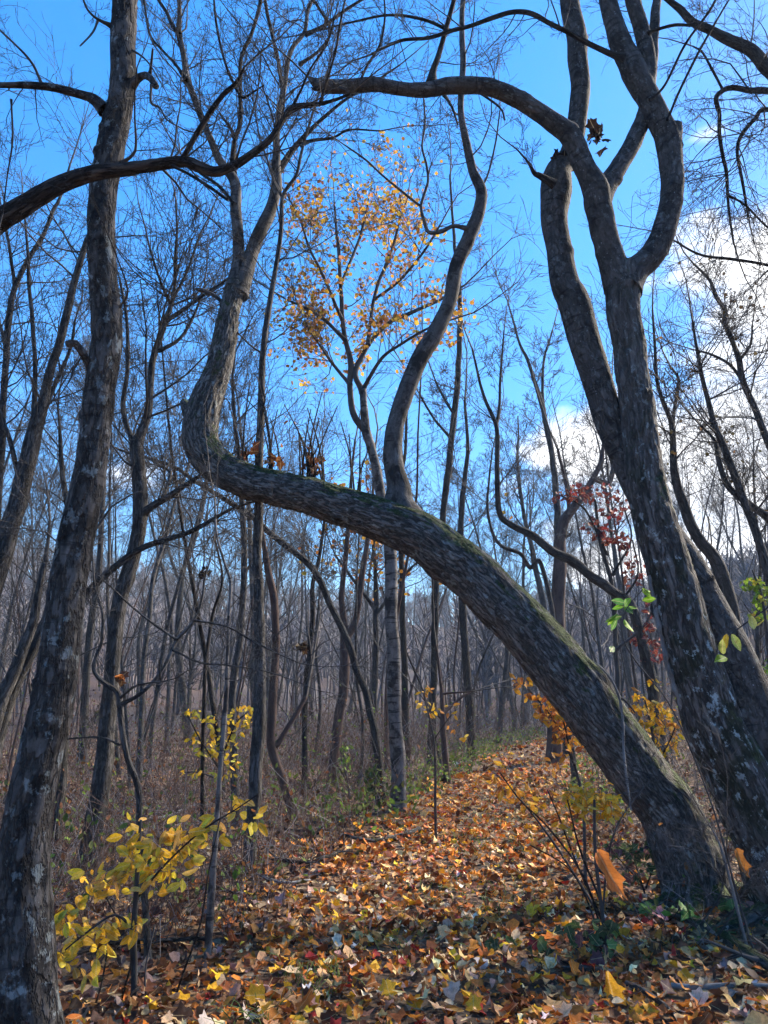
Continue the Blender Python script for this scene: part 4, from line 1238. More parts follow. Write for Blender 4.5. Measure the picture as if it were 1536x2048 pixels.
# ------------------------------------------------------------------ the wood behind: bare trees, one object each
def proto_tree(seed, H, r, lean):
    rng = np.random.default_rng(seed)
    n = 14
    P = [np.array((0, 0, -0.3))]
    d = np.array((rng.normal(0, lean), rng.normal(0, lean), 1.0))
    for k in range(n):
        d = d + rng.normal(0, 0.07, 3) * (1 if k > 2 else 0.4)
        d[2] = max(d[2], 0.8)
        d /= np.linalg.norm(d)
        P.append(P[-1] + d * H / n)
    P = np.array(P)
    R = np.linspace(1, 0.10, n + 1) ** 0.9 * r
    R[0] *= 1.35
    A = np.concatenate([P, R[:, None]], 1)
    S = catmull(A, 0.35)
    V, f, bk = tube(S[:, :3], S[:, 3], 9, 0.08, seed)
    trunk = make_mesh('trunk', V, f, {'bk': ('FLOAT_VECTOR', bk)}, mat=M_GREY)
    tw = []
    for t_ in np.sort(rng.uniform(0.5, 1.0, rng.integers(15, 22))):
        k = min(len(S) - 1, int(t_ * len(S)))
        a = rng.uniform(0, 6.28)
        nd = np.array((math.cos(a) * 0.75, math.sin(a) * 0.75, rng.uniform(0.5, 1.3)))
        nd /= np.linalg.norm(nd)
        grow(rng, S[k, :3], nd, H * rng.uniform(0.14, 0.30) * (1.35 - 0.8 * t_), S[k, 3] * 0.42, 0, 3, tw, 0.0042, 0.07, 0.13, (6, 5, 3), 0.62)
    V, q, bk = tubes(tw, 3)
    crown = make_mesh('crown', V, [q], {'bk': ('FLOAT_VECTOR', bk)}, mat=M_TWIG)
    return trunk, crown


PROTO = [proto_tree(200 + k, 11.0 + (k % 4) * 1.2, 0.055 + 0.018 * (k % 5), 0.05 + 0.03 * (k % 3)) for k in range(10)]


BANDS = ('at the left edge past the straight left trunk', 'between the straight left trunk and the pole tree', 'between the pole tree and the pale barked tree',
         'between the pale barked tree and the path end', 'seen past the leaning trunk right of the path', 'at the right edge past the twin tree')


def place_woods():
    rng = np.random.default_rng(31)
    spots = []
    tries = 0
    while len(spots) < 100 and tries < 20000:
        tries += 1
        az = rng.uniform(-34, 36)
        r = 15.0 + 48 * rng.uniform(0, 1) ** 1.1
        x, y = r * math.sin(math.radians(az)), r * math.cos(math.radians(az))
        if abs(x - path_x(y)) < (1.5 if y < 26 else 0.3):
            continue
        # the open view under the sky in the middle keeps its near trees few
        if r < 23 and -14 < az < 12:
            continue
        if az > 9 and (r < 24 or rng.uniform() < 0.35):
            continue
        if any((x - a) ** 2 + (y - b) ** 2 < (1.0 + 0.02 * r) ** 2 for a, b in spots):
            continue
        spots.append((x, y))
    for x, y in spots:
        tm, cm = PROTO[rng.integers(len(PROTO))]
        px = 768 + F * x / (y * math.cos(PITCH))
        where = BANDS[int(np.searchsorted([175, 490, 790, 1090, 1400], px))]
        root = thing('bare_tree', 'thin bare tree in the wood behind, ' + where, 'tree', (x, y, gz(x, y)), 'bare trees ' + where)
        s = rng.uniform(0.75, 1.2)
        w = s * rng.uniform(0.7, 1.25)
        root.rotation_euler = (0, 0, rng.uniform(0, 6.28))
        root.scale = (w, w, s)
        for nm, me in (('trunk', tm), ('crown', cm)):
            link(nm, me, root)


place_woods()


def proto_pole(seed, H, r):
    rng = np.random.default_rng(seed)
    n = 9
    P = [np.array((0, 0, -0.2))]
    d = np.array((rng.normal(0, 0.08), rng.normal(0, 0.08), 1.0))
    for k in range(n):
        d = unit(d + rng.normal(0, 0.06, 3) * np.array((1, 1, 0.2)))
        P.append(P[-1] + d * H / n)
    A = np.concatenate([np.array(P), (np.linspace(1, 0.15, n + 1) * r)[:, None]], 1)
    S = catmull(A, 0.4)
    V, f, bk = tube(S[:, :3], S[:, 3], 7, 0.08, seed)
    trunk = make_mesh('trunk', V, f, {'bk': ('FLOAT_VECTOR', bk)}, mat=(M_GREY, M_DARK, M_GREY, M_BROWN)[seed % 4])
    tw = []
    for t_ in rng.uniform(0.3, 1.0, 12):
        k = min(len(S) - 1, int(t_ * len(S)))
        a = rng.uniform(0, 6.28)
        grow(rng, S[k, :3], unit(np.array((math.cos(a), math.sin(a), rng.uniform(0.3, 1.2)))), H * rng.uniform(0.1, 0.2), S[k, 3] * 0.4, 1, 3, tw, 0.004, 0.05, 0.14, (5, 4, 3), 0.65)
    V, q, bk = tubes(tw, 3)
    return trunk, make_mesh('crown', V, [q], {'bk': ('FLOAT_VECTOR', bk)}, mat=M_TWIG)


POLES = [proto_pole(300 + k, 6.0 + (k % 4) * 1.2, 0.03 + 0.012 * (k % 3)) for k in range(8)]


def place_poles():
    rng = np.random.default_rng(37)
    k = 0
    while k < 160:
        az, r = rng.uniform(-32, 30), 12 + 34 * rng.uniform() ** 0.9
        x, y = r * math.sin(math.radians(az)), r * math.cos(math.radians(az))
        if abs(x - path_x(y)) < (1.7 if y < 26 else 0.2):
            continue
        px = 768 + F * x / (y * math.cos(PITCH))
        where = BANDS[int(np.searchsorted([175, 490, 790, 1090, 1400], px))]
        root = thing('bare_sapling', 'thin low sapling in the wood behind, ' + where, 'sapling', (x, y, gz(x, y)), 'saplings ' + where)
        s = rng.uniform(0.7, 1.25)
        root.rotation_euler = (rng.normal(0, 0.06), rng.normal(0, 0.06), rng.uniform(0, 6.28))
        root.scale = (s, s, s)
        for nm, me in zip(('trunk', 'crown'), POLES[rng.integers(len(POLES))]):
            link(nm, me, root)
        k += 1


place_poles()


def far_wood():
    """The wooded hillsides behind, seen as one mass."""
    rng = np.random.default_rng(41)
    protos = []
    for k in range(4):
        ls = []
        H = 5.0
        P = np.array([(0, 0, -0.5), (rng.normal(0, .2), rng.normal(0, .2), H * 0.5), (rng.normal(0, .4), rng.normal(0, .4), H)])
        ls.append((P, np.array((0.085, 0.06, 0.02))))
        for q in range(27):
            t_ = rng.uniform(0.3, 1)
            p = P[1] * 2 * t_ if t_ < 0.5 else P[1] + (P[2] - P[1]) * (2 * t_ - 1)
            a = rng.uniform(0, 6.28)
            d = np.array((math.cos(a), math.sin(a), rng.uniform(0.6, 1.8)))
            d /= np.linalg.norm(d)
            l = rng.uniform(0.6, 1.9) * (1.2 - 0.6 * t_)
            e = p + unit(d + rng.normal(0, 0.15, 3)) * l
            ls.append((np.array((p, e)), np.array((0.042, 0.022))))
        protos.append(tubes(ls, 3))
    n = 2700
    az = np.radians(rng.uniform(-42, 44, n))
    r = 36 + 110 * rng.uniform(0, 1, n) ** 0.8
    rl = np.interp(np.degrees(az), RIDGE_AZ, RIDGE_R)
    ok = r < rl * 1.15
    r = np.where(ok, r, rl * rng.uniform(0.45, 1.1, n))
    x, y = r * np.sin(az), r * np.cos(az)
    z = ground_h(x, y)
    VV, QQ, BB, off = [], [], [], 0
    which = rng.integers(0, 4, n)
    for k in range(4):
        V, q, b = protos[k]
        idx = np.where(which == k)[0]
        a = rng.uniform(0, 6.28, len(idx))
        s = rng.uniform(0.7, 1.15, len(idx))
        X = (V[None, :, 0] * np.cos(a)[:, None] - V[None, :, 1] * np.sin(a)[:, None]) * s[:, None] + x[idx][:, None]
        Yy = (V[None, :, 0] * np.sin(a)[:, None] + V[None, :, 1] * np.cos(a)[:, None]) * s[:, None] + y[idx][:, None]
        Z = V[None, :, 2] * s[:, None] + z[idx][:, None]
        VV.append(np.stack([X, Yy, Z], -1).reshape(-1, 3))
        BB.append((b[None] + rng.uniform(0, 40, (len(idx), 1, 3))).reshape(-1, 3))
        QQ.append((q[None] + off + (np.arange(len(idx)) * len(V))[:, None, None]).reshape(-1, 4))
        off += len(idx) * len(V)
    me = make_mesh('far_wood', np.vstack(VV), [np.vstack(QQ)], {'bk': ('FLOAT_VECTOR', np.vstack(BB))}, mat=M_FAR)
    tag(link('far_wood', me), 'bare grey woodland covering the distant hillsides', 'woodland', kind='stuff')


far_wood()

# ------------------------------------------------------------------ shrubs with leaves one can pick out
def leafy_shrub(name, label, Y, stems, clusters, size, pal, seed, kinds=('ovate',), foot=None, category='shrub', droop=0.5, stem_w=None):
    """stems: traced twigs; clusters: (px, py, radius px x, radius px y, count)."""
    rng = np.random.default_rng(seed)
    Y = gy(*foot) if foot else Y
    t = Tree(name, label, category, seed=seed)
    for k, s in enumerate(stems):
        t.stem(s, (Y, Y + rng.normal(0, 0.12)), M_DARK if k % 3 else M_TWIG, 'stem', sides=6, root=(k == 0), lump=0.05, step=0.05)
    t.twigs = []
    pts = []
    for (px, py, rx, ry, n) in clusters:
        for _ in range(int(n * 1.45)):
            a = rng.uniform(0, 6.28)
            r = math.sqrt(rng.uniform(0, 1))
            p, k = at(px + math.cos(a) * r * rx, py + math.sin(a) * r * ry, Y + rng.normal(0, max(rx, ry) * 0.6 * Y / F))
            pts.append(p)
    root = None
    # short twigs joining each leaf to the nearest stem point
    allp = np.vstack([np.asarray(p[1][0]) for p in t.parts])
    for p in pts:
        d = ((allp - p) ** 2).sum(1)
        q = allp[np.argmin(d)]
        # halfway towards other leaves first, so that twigs branch
        near = [o for o in pts if o is not p and ((o - q) ** 2).sum() < ((p - q) ** 2).sum() and ((o - p) ** 2).sum() < ((p - q) ** 2).sum()]
        if near:
            q = near[int(np.argmin([((o - p) ** 2).sum() for o in near]))]
        m = (p + q) / 2 + rng.normal(0, 0.012, 3)
        rr = max(0.0009, 0.00025 * Y)
        t.twigs.append((np.array((q, m, p)), np.array((rr * 1.3, rr, rr))))
    t.crown = 'twigs'
    root = t.done()
    for p, col in zip(pts, pick(rng, pal, len(pts))):
        o = bpy.data.objects.new('leaf', LEAF_MESH[kinds[rng.integers(len(kinds))]][rng.integers(5)])
        COL.objects.link(o)
        o.parent = root
        o.location = p - t.base
        ax = unit(np.array((rng.normal(0, 0.55), rng.normal(0, 0.5), rng.uniform(-1.0, 0.35) * droop * 2)))
        nr = np.array((rng.normal(0, 0.6), -1.0 + rng.normal(0, 0.5), 0.4 + rng.normal(0, 0.5)))
        nr = unit(nr - ax * (nr @ ax))
        o.rotation_euler = Matrix(np.stack([np.cross(ax, nr), ax, nr], -1).tolist()).to_euler()
        s = rng.uniform(*size)
        o.scale = (s, s, s)
        o.color = (*col, 1)
    return root


PAL_SHRUB = [((0.86, 0.52, 0.04), 6), ((0.80, 0.44, 0.03), 5), ((0.70, 0.50, 0.07), 3), ((0.74, 0.42, 0.10), 3), ((0.34, 0.36, 0.05), 1)]
PAL_GOLD = [((0.72, 0.42, 0.02), 6), ((0.68, 0.33, 0.025), 4), ((0.52, 0.22, 0.03), 3), ((0.55, 0.40, 0.08), 2)]
PAL_RUST = [((0.68, 0.27, 0.03), 5), ((0.74, 0.38, 0.03), 5), ((0.40, 0.12, 0.03), 3)]

leafy_shrub('yellow_leaved_shrub', 'foreground shrub with large soft yellow leaves at lower left', 0,
            [[(265, 2012, 13), (268, 1950, 13), (268, 1860, 12), (272, 1780, 10), (276, 1700, 8), (282, 1640, 5)],
             [(330, 2060, 6), (365, 1950, 5), (400, 1850, 4), (418, 1740, 3), (440, 1640, 3)],
             [(225, 2060, 6), (245, 1990, 5), (262, 1900, 4), (215, 1800, 3), (185, 1760, 3)],
             [(268, 1860, 6), (230, 1830, 5), (180, 1860, 4), (130, 1900, 3)],
             [(270, 1800, 6), (320, 1740, 5), (370, 1690, 4), (420, 1650, 4), (470, 1620, 3), (515, 1590, 3)],
             [(170, 2060, 5), (200, 1980, 4), (215, 1900, 3)],
             [(300, 2050, 4), (290, 1950, 4), (310, 1850, 3)]],
            [(180, 1770, 30, 30, 12), (230, 1760, 40, 30, 20), (270, 1690, 40, 40, 14), (305, 1720, 50, 40, 26), (350, 1690, 50, 45, 26), (380, 1665, 30, 35, 12), (150, 1840, 40, 40, 18),
             (185, 1870, 40, 30, 16), (130, 1890, 25, 40, 10), (230, 1840, 40, 30, 8), (270, 1850, 22, 22, 8), (330, 1760, 45, 25, 12), (440, 1650, 25, 25, 7), (490, 1620, 35, 40, 11), (180, 1930, 25, 30, 6),
             (270, 1650, 15, 15, 4)], (0.05, 0.10), PAL_SHRUB, 61, foot=(265, 2012))
leafy_shrub('yellow_leaved_shrub', 'slender shrub with bright yellow leaves among the trunks left of the pole tree', 8.5,
            [[(440, 1640, 8), (440, 1560, 7), (442, 1480, 6), (446, 1420, 4)], [(440, 1540, 4), (400, 1480, 3), (375, 1430, 3)], [(442, 1520, 4), (470, 1450, 3), (495, 1425, 3)], [(440, 1560, 4), (400, 1545, 3), (370, 1545, 2)]],
            [(385, 1428, 20, 10, 10), (425, 1440, 15, 12, 9), (485, 1425, 22, 18, 22), (475, 1450, 25, 15, 12), (395, 1475, 18, 14, 11), (435, 1475, 25, 20, 18), (465, 1480, 16, 18, 14), (400, 1500, 18, 12, 9), (440, 1500, 30, 14, 10),
             (463, 1520, 12, 15, 9), (450, 1545, 20, 10, 8), (385, 1545, 18, 8, 7)], (0.05, 0.085), PAL_GOLD[:1] + [((0.55, 0.42, 0.04), 5), ((0.35, 0.36, 0.05), 2)], 62)
leafy_shrub('orange_leaved_sapling', 'orange and gold leaved sapling hanging along the underside of the leaning trunk', 6.9,
            [[(1170, 1720, 7), (1165, 1600, 6), (1140, 1500, 5), (1100, 1430, 4), (1045, 1365, 3)], [(1150, 1530, 4), (1125, 1480, 3), (1105, 1450, 3)], [(1140, 1500, 3), (1120, 1420, 3), (1095, 1385, 2)]],
            [(1045, 1362, 20, 10, 12), (1068, 1390, 15, 10, 8), (1095, 1420, 24, 20, 38), (1115, 1440, 22, 12, 22), (1130, 1470, 25, 14, 22), (1150, 1490, 15, 15, 8), (1120, 1515, 25, 14, 6), (1030, 1370, 10, 8, 3), (1115, 1535, 12, 12, 3)],
            (0.05, 0.09), PAL_RUST, 63)
leafy_shrub('golden_leaved_sapling', 'golden leaved sapling filling the gap between the leaning trunk and the twin tree', 7.6,
            [[(1310, 1680, 8), (1310, 1560, 6), (1305, 1470, 5), (1290, 1400, 3)], [(1308, 1540, 4), (1340, 1480, 3), (1352, 1450, 2)], [(1308, 1520, 4), (1275, 1450, 3), (1262, 1420, 2)]],
            [(1275, 1395, 18, 14, 8), (1275, 1425, 25, 18, 16), (1315, 1415, 30, 16, 34), (1330, 1440, 28, 16, 30), (1300, 1460, 35, 20, 30), (1350, 1470, 14, 20, 12), (1330, 1500, 30, 16, 16), (1300, 1360, 14, 12, 4), (1310, 1440, 14, 10, 6)],
            (0.05, 0.09), PAL_GOLD, 64)
leafy_shrub('yellow_leaved_shrub', 'dense tuft of bright yellow leaves on thin dark stems in front of the leaning trunk', 0,
            [[(1215, 1900, 9), (1200, 1800, 8), (1190, 1700, 7), (1188, 1600, 5)], [(1212, 1900, 5), (1170, 1760, 4), (1100, 1660, 4), (1040, 1600, 3), (1000, 1545, 3)], [(1208, 1850, 5), (1150, 1720, 4), (1120, 1640, 3), (1095, 1580, 3)],
             [(1205, 1830, 4), (1215, 1720, 4), (1240, 1640, 3), (1300, 1560, 2)], [(1200, 1800, 5), (1160, 1700, 4), (1135, 1600, 3)], [(1225, 1960, 5), (1185, 1830, 4), (1140, 1740, 3), (1060, 1690, 3)],
             [(1240, 2040, 6), (1222, 1950, 5), (1205, 1850, 4)], [(1195, 1740, 4), (1225, 1760, 4), (1250, 1790, 3)], [(1285, 2050, 6), (1250, 1970, 5), (1225, 1900, 4)]],
            [(1160, 1590, 30, 18, 34), (1190, 1605, 40, 20, 34), (1215, 1595, 20, 15, 14), (1215, 1625, 18, 12, 8), (1245, 1630, 18, 8, 4), (1175, 1615, 40, 14, 10), (1200, 1575, 30, 20, 3), (1130, 1650, 20, 12, 4), (1185, 1680, 14, 10, 2), (1140, 1700, 18, 18, 3)],
            (0.045, 0.08), [((0.95, 0.46, 0.02), 6), ((0.90, 0.38, 0.02), 4), ((0.72, 0.48, 0.08), 2)], 65, foot=(1215, 1900))
leafy_shrub('orange_leaved_sapling', 'thin twig of orange leaves leaning left over the path edge', 5.6,
            [[(1180, 1800, 6), (1110, 1690, 5), (1050, 1610, 4), (1000, 1555, 3), (985, 1545, 2)]],
            [(995, 1555, 14, 10, 8), (1015, 1575, 18, 10, 7), (1045, 1600, 15, 14, 5), (1060, 1595, 10, 16, 4), (1080, 1605, 20, 14, 4), (1005, 1530, 12, 14, 2)], (0.05, 0.085), PAL_RUST, 66)
leafy_shrub('green_leaved_sapling', 'few bright green leaves on a thin twig beside the twin tree', 5.0,
            [[(1475, 1790, 4), (1420, 1600, 3.5), (1345, 1420, 3), (1270, 1320, 3), (1245, 1270, 2), (1252, 1220, 2), (1285, 1180, 2)]],
            [(1288, 1178, 8, 4, 2), (1285, 1200, 6, 4, 1), (1252, 1205, 14, 10, 4), (1240, 1235, 12, 10, 4), (1228, 1290, 4, 4, 1)], (0.075, 0.11), [((0.20, 0.38, 0.03), 4), ((0.10, 0.24, 0.06), 2)], 67, droop=0.6)
leafy_shrub('green_leaved_sapling', 'twig with one green and two yellow leaves before the twin trunks', 4.2,
            [[(1640, 1860, 7), (1620, 1500, 6), (1580, 1180, 5), (1536, 1215, 3), (1480, 1255, 3), (1440, 1290, 2), (1425, 1330, 2)]],
            [(1500, 1235, 5, 3, 1), (1458, 1268, 6, 3, 2), (1450, 1310, 8, 5, 2), (1535, 1240, 5, 4, 1)], (0.085, 0.115), [((0.26, 0.40, 0.03), 3), ((0.5, 0.5, 0.12), 2), ((0.6, 0.42, 0.05), 2)], 68, droop=0.5)
leafy_shrub('red_leaved_sapling', 'red leaved sapling glowing against the sky behind the twin tree', 13.0,
            [[(1240, 1500, 12), (1235, 1350, 10), (1225, 1180, 9), (1200, 1080, 8), (1190, 1000, 5)], [(1225, 1150, 6), (1262, 1080, 4), (1250, 1020, 3)], [(1215, 1110, 6), (1170, 1020, 4), (1120, 990, 3)], [(1232, 1300, 7), (1290, 1250, 5), (1310, 1200, 3)],
             [(1230, 1220, 6), (1275, 1150, 4), (1265, 1080, 3)]],
            [(1120, 995, 18, 10, 12), (1155, 985, 30, 16, 24), (1200, 990, 35, 22, 26), (1225, 1020, 35, 30, 24), (1190, 1060, 22, 25, 18), (1225, 1075, 25, 20, 22), (1250, 1090, 20, 20, 12), (1270, 1130, 22, 25, 16), (1265, 1160, 22, 20, 12),
             (1300, 1210, 16, 35, 16), (1290, 1270, 35, 25, 24), (1310, 1310, 25, 20, 14)], (0.08, 0.14), PAL_RED, 69, kinds=('star', 'ovate'))
leafy_shrub('green_leaved_sapling', 'small green leaved sapling at the foot of the forked brown tree', 0,
            [[(700, 1600, 5), (690, 1540, 4), (688, 1500, 3)], [(692, 1560, 3), (675, 1530, 2)]], [(688, 1500, 12, 18, 12), (690, 1525, 14, 12, 8), (675, 1550, 12, 16, 8), (700, 1550, 14, 8, 5)], (0.07, 0.12), PAL_GREEN + [((0.18, 0.32, 0.03), 5)], 70, foot=(700, 1600))
leafy_shrub('green_leaved_sapling', 'low clump of green leaves left of the pale barked tree', 0,
            [[(752, 1625, 5), (750, 1570, 4), (748, 1540, 3)], [(750, 1580, 3), (735, 1560, 2)]], [(745, 1540, 16, 10, 10), (758, 1555, 12, 10, 8), (745, 1575, 16, 14, 8), (730, 1560, 10, 10, 5)], (0.07, 0.12), PAL_GREEN, 71, foot=(752, 1630))
leafy_shrub('green_leaved_sapling', 'bright green and yellow leaved spray on the right edge above the brown hillside', 8.5,
            [[(1560, 1480, 10), (1540, 1330, 8), (1525, 1200, 5), (1505, 1140, 3)]], [(1505, 1170, 24, 16, 26), (1525, 1190, 20, 20, 22), (1520, 1230, 20, 20, 12), (1530, 1350, 16, 30, 10)], (0.05, 0.08), [((0.20, 0.34, 0.03), 5), ((0.45, 0.40, 0.05), 2)], 72, kinds=('star',))
leafy_shrub('orange_leaved_sapling', 'scattered gold leaves hanging beside the small dead tree', 9.0,
            [[(870, 1600, 6), (868, 1480, 4), (850, 1400, 3), (848, 1370, 2)], [(868, 1480, 3), (895, 1440, 2), (912, 1420, 2)]], [(848, 1378, 14, 8, 8), (862, 1415, 20, 14, 7), (905, 1420, 14, 12, 4), (908, 1455, 12, 6, 4), (925, 1480, 8, 8, 3), (840, 1405, 10, 8, 3)], (0.05, 0.09), PAL_GOLD, 73)
simple('slim tree holding sparse orange leaves far behind the arch', 17.0,
       [[(745, 1540, 14), (750, 1350, 12), (752, 1200, 10), (748, 1100, 7), (740, 1000, 4)], [(752, 1230, 7), (800, 1160, 6), (840, 1120, 4)], [(751, 1220, 7), (700, 1150, 6), (670, 1110, 4)]], M_GREY, 45, name='orange_leaved_tree', tw=(16, 0.4, 1, 0.6, 1.8),
       leaves=((0.07, 0.13), PAL_ORANGE, 'foliage', LOBED, 0.15, 0.35))

PAL_BRAMBLE = [((0.05, 0.085, 0.04), 5), ((0.08, 0.12, 0.05), 3), ((0.10, 0.05, 0.06), 2)]
leafy_shrub('bramble', 'dark green bramble patch against the left side of the leaning trunk foot', 0,
            [[(1290, 1790, 4), (1275, 1740, 3), (1262, 1700, 2)], [(1290, 1780, 3), (1310, 1730, 3), (1330, 1700, 2)], [(1285, 1770, 3), (1240, 1720, 2), (1215, 1690, 2)]],
            [(1265, 1700, 40, 16, 22), (1230, 1690, 25, 14, 10), (1290, 1730, 40, 18, 20), (1310, 1700, 25, 14, 8), (1255, 1755, 30, 14, 10)], (0.05, 0.09), PAL_BRAMBLE, 81, kinds=('star', 'ovate'), foot=(1290, 1790))
leafy_shrub('bramble', 'low green and plum coloured bramble on the path in front of the dark stems', 0,
            [[(1140, 1935, 3), (1150, 1905, 3), (1160, 1880, 2)], [(1140, 1930, 3), (1100, 1910, 2), (1070, 1890, 2)], [(1145, 1925, 3), (1190, 1900, 2), (1225, 1880, 2)]],
            [(1150, 1860, 30, 20, 8), (1090, 1890, 40, 20, 8), (1000, 1875, 20, 16, 3), (1180, 1900, 40, 20, 8), (1215, 1850, 25, 16, 7), (1120, 1945, 40, 18, 7)], (0.05, 0.10), PAL_BRAMBLE + [((0.12, 0.20, 0.06), 3), ((0.22, 0.03, 0.04), 1)], 82, kinds=('star', 'ovate', 'lobed'), foot=(1140, 1935))
leafy_shrub('bramble', 'green sprig with a pink leaf at the foot of the leaning trunk', 0,
            [[(1330, 1850, 3), (1318, 1830, 3), (1300, 1818, 2)], [(1335, 1845, 3), (1352, 1828, 2), (1360, 1815, 2)]],
            [(1300, 1820, 24, 12, 9), (1352, 1818, 10, 10, 2), (1380, 1830, 20, 10, 5), (1450, 1800, 20, 12, 5)], (0.06, 0.11), [((0.10, 0.20, 0.07), 4), ((0.14, 0.24, 0.05), 2), ((0.40, 0.20, 0.20), 1)], 83, kinds=('star', 'lobed'), foot=(1330, 1850))
t = Tree('dead_twig_tangle', 'tangle of bare dead twigs between the leaning trunk foot and the twin tree', 'twigs', seed=84, crown='twigs')
for k, poly in enumerate(([(1470, 1800, 6), (1455, 1740, 6), (1440, 1690, 5), (1425, 1660, 3)], [(1465, 1790, 4), (1420, 1730, 3), (1370, 1690, 2)], [(1400, 1850, 4), (1440, 1790, 4), (1450, 1720, 3), (1455, 1660, 2)],
                          [(1520, 1830, 5), (1480, 1800, 4), (1440, 1790, 3)], [(1430, 1880, 4), (1462, 1830, 4), (1500, 1760, 3)], [(1380, 1600, 3), (1330, 1560, 3), (1270, 1540, 2)])):
    t.stem(poly, 5.15 + 0.06 * k, M_SEAM if k == 0 else M_GREY, 'stem', sides=6, root=(k == 0), tw=(5, 0.2, 1.0, 0.15, 0.45))
t.done()
leaf_bunch('dead_leaf_clump', 'dark dead leaves caught on the tip of the bent sapling branch against the sky', 409, 1143, 5.2, (12, 6), 8, (0.04, 0.07), [((0.03, 0.02, 0.016), 3), ((0.06, 0.03, 0.02), 1)], seed=6)
leaf_bunch('dead_leaf_clump', 'black ball of dead leaves hanging beside the thin dark upright tree', 604, 1290, 9.0, (12, 12), 12, (0.06, 0.11), [((0.025, 0.018, 0.015), 3), ((0.05, 0.03, 0.02), 1)], seed=7)
leaf_bunch('dead_leaf_clump', 'small orange dead leaves caught in the fork of the bent sapling', 243, 1355, 4.85, (10, 8), 6, (0.04, 0.07), PAL_BROWN + [((0.5, 0.2, 0.04), 6)], seed=8)

# one big withered leaf and an orange leaf caught on the stems at right
from mathutils import Euler, Matrix


def caught_leaf(name, label, corners, Y, col, kind):
    """A single curled leaf hung between its two traced ends."""
    (x0, y0), (x1, y1), w = corners
    a, k = at(x0, y0, Y)
    b, _ = at(x1, y1, Y - 0.03)
    ax = b - a
    ln = np.linalg.norm(ax)
    ax /= ln
    ol = LOBED if kind == 'lobed' else STAR
    fine = []
    for p0, p1 in zip(ol, np.roll(ol, -1, 0)):                    # extra points so that the rim can crinkle
        fine += [p0, p0 * 0.55 + p1 * 0.45 + np.array((0.025, -0.02)) * (-1) ** len(fine)]
    fine = np.array(fine)
    c0 = np.array((0.0, 0.45))
    V = [(0, 0.45, 0)]
    n = len(fine)
    for ring in (0.4, 0.75, 1.0):
        for k2, p in enumerate(fine):
            q = c0 + (p - c0) * ring
            V.append((q[0], q[1], 1.2 * abs(q[0] + 0.08) + 0.5 * (q[1] - 0.5) ** 2 + 0.05 * math.sin(7 * q[1] + 5 * q[0]) + (0.05 * (-1) ** k2 if ring == 1.0 else 0)))
    V = np.array(V) * np.array((w * k / ln / 0.8, 1.0, w * k / ln / 0.8))
    T3 = np.array([(0, 1 + i, 1 + (i + 1) % n) for i in range(n)])
    Q = np.array([(1 + b * n + i, 1 + (b + 1) * n + i, 1 + (b + 1) * n + (i + 1) % n, 1 + b * n + (i + 1) % n) for b in (0, 1) for i in range(n)])
    me = make_mesh(name, V, [T3, Q], smooth=False, mat=M_LEAF)
    o = link(name, me, None, a)
    o.scale = (ln, ln, ln)
    side = np.cross(ax, np.array((0, -1, 0.15)))
    side /= np.linalg.norm(side)
    nrm = np.cross(side, ax)
    o.rotation_euler = Matrix(np.stack([side, ax, nrm], -1).tolist()).to_euler()
    o.color = (*col, 1)
    return tag(o, label, 'leaf')


caught_leaf('withered_leaf', 'big curled orange brown withered leaf hung on the dark stems before the leaning trunk', ((1194, 1706), (1252, 1806), 30), 3.9, (0.55, 0.19, 0.045), 'lobed')
caught_leaf('withered_leaf', 'yellow orange pointed leaf caught upright on a dark stem at lower right', ((1222, 1985), (1212, 1934), 32), 3.95, (0.62, 0.33, 0.03), 'star')
caught_leaf('withered_leaf', 'rusty curled leaf propped against the foot of the twin tree', ((1470, 1700), (1497, 1760), 20), 5.2, (0.42, 0.17, 0.04), 'lobed')

t = Tree('dead_vine', 'bare grey vine stem clinging to the face of the leaning trunk', 'vine', seed=90)
t.stem([(1262, 1620, 3), (1252, 1548, 5), (1247, 1500, 5), (1246, 1450, 5), (1240, 1400, 6), (1226, 1365, 5), (1207, 1340, 4), (1190, 1325, 3)], (YL - 0.21, YL - 0.17), M_SEAM, 'stem', sides=8, lump=0.4)
t.stem([(1240, 1395, 5), (1255, 1405, 5), (1270, 1425, 3)], YL - 0.17, M_GREY, 'branch', sides=6)
t.base = line3([(1262, 1620, 5), (1252, 1548, 7)], YL - 0.21)[0, :3]
t.done()

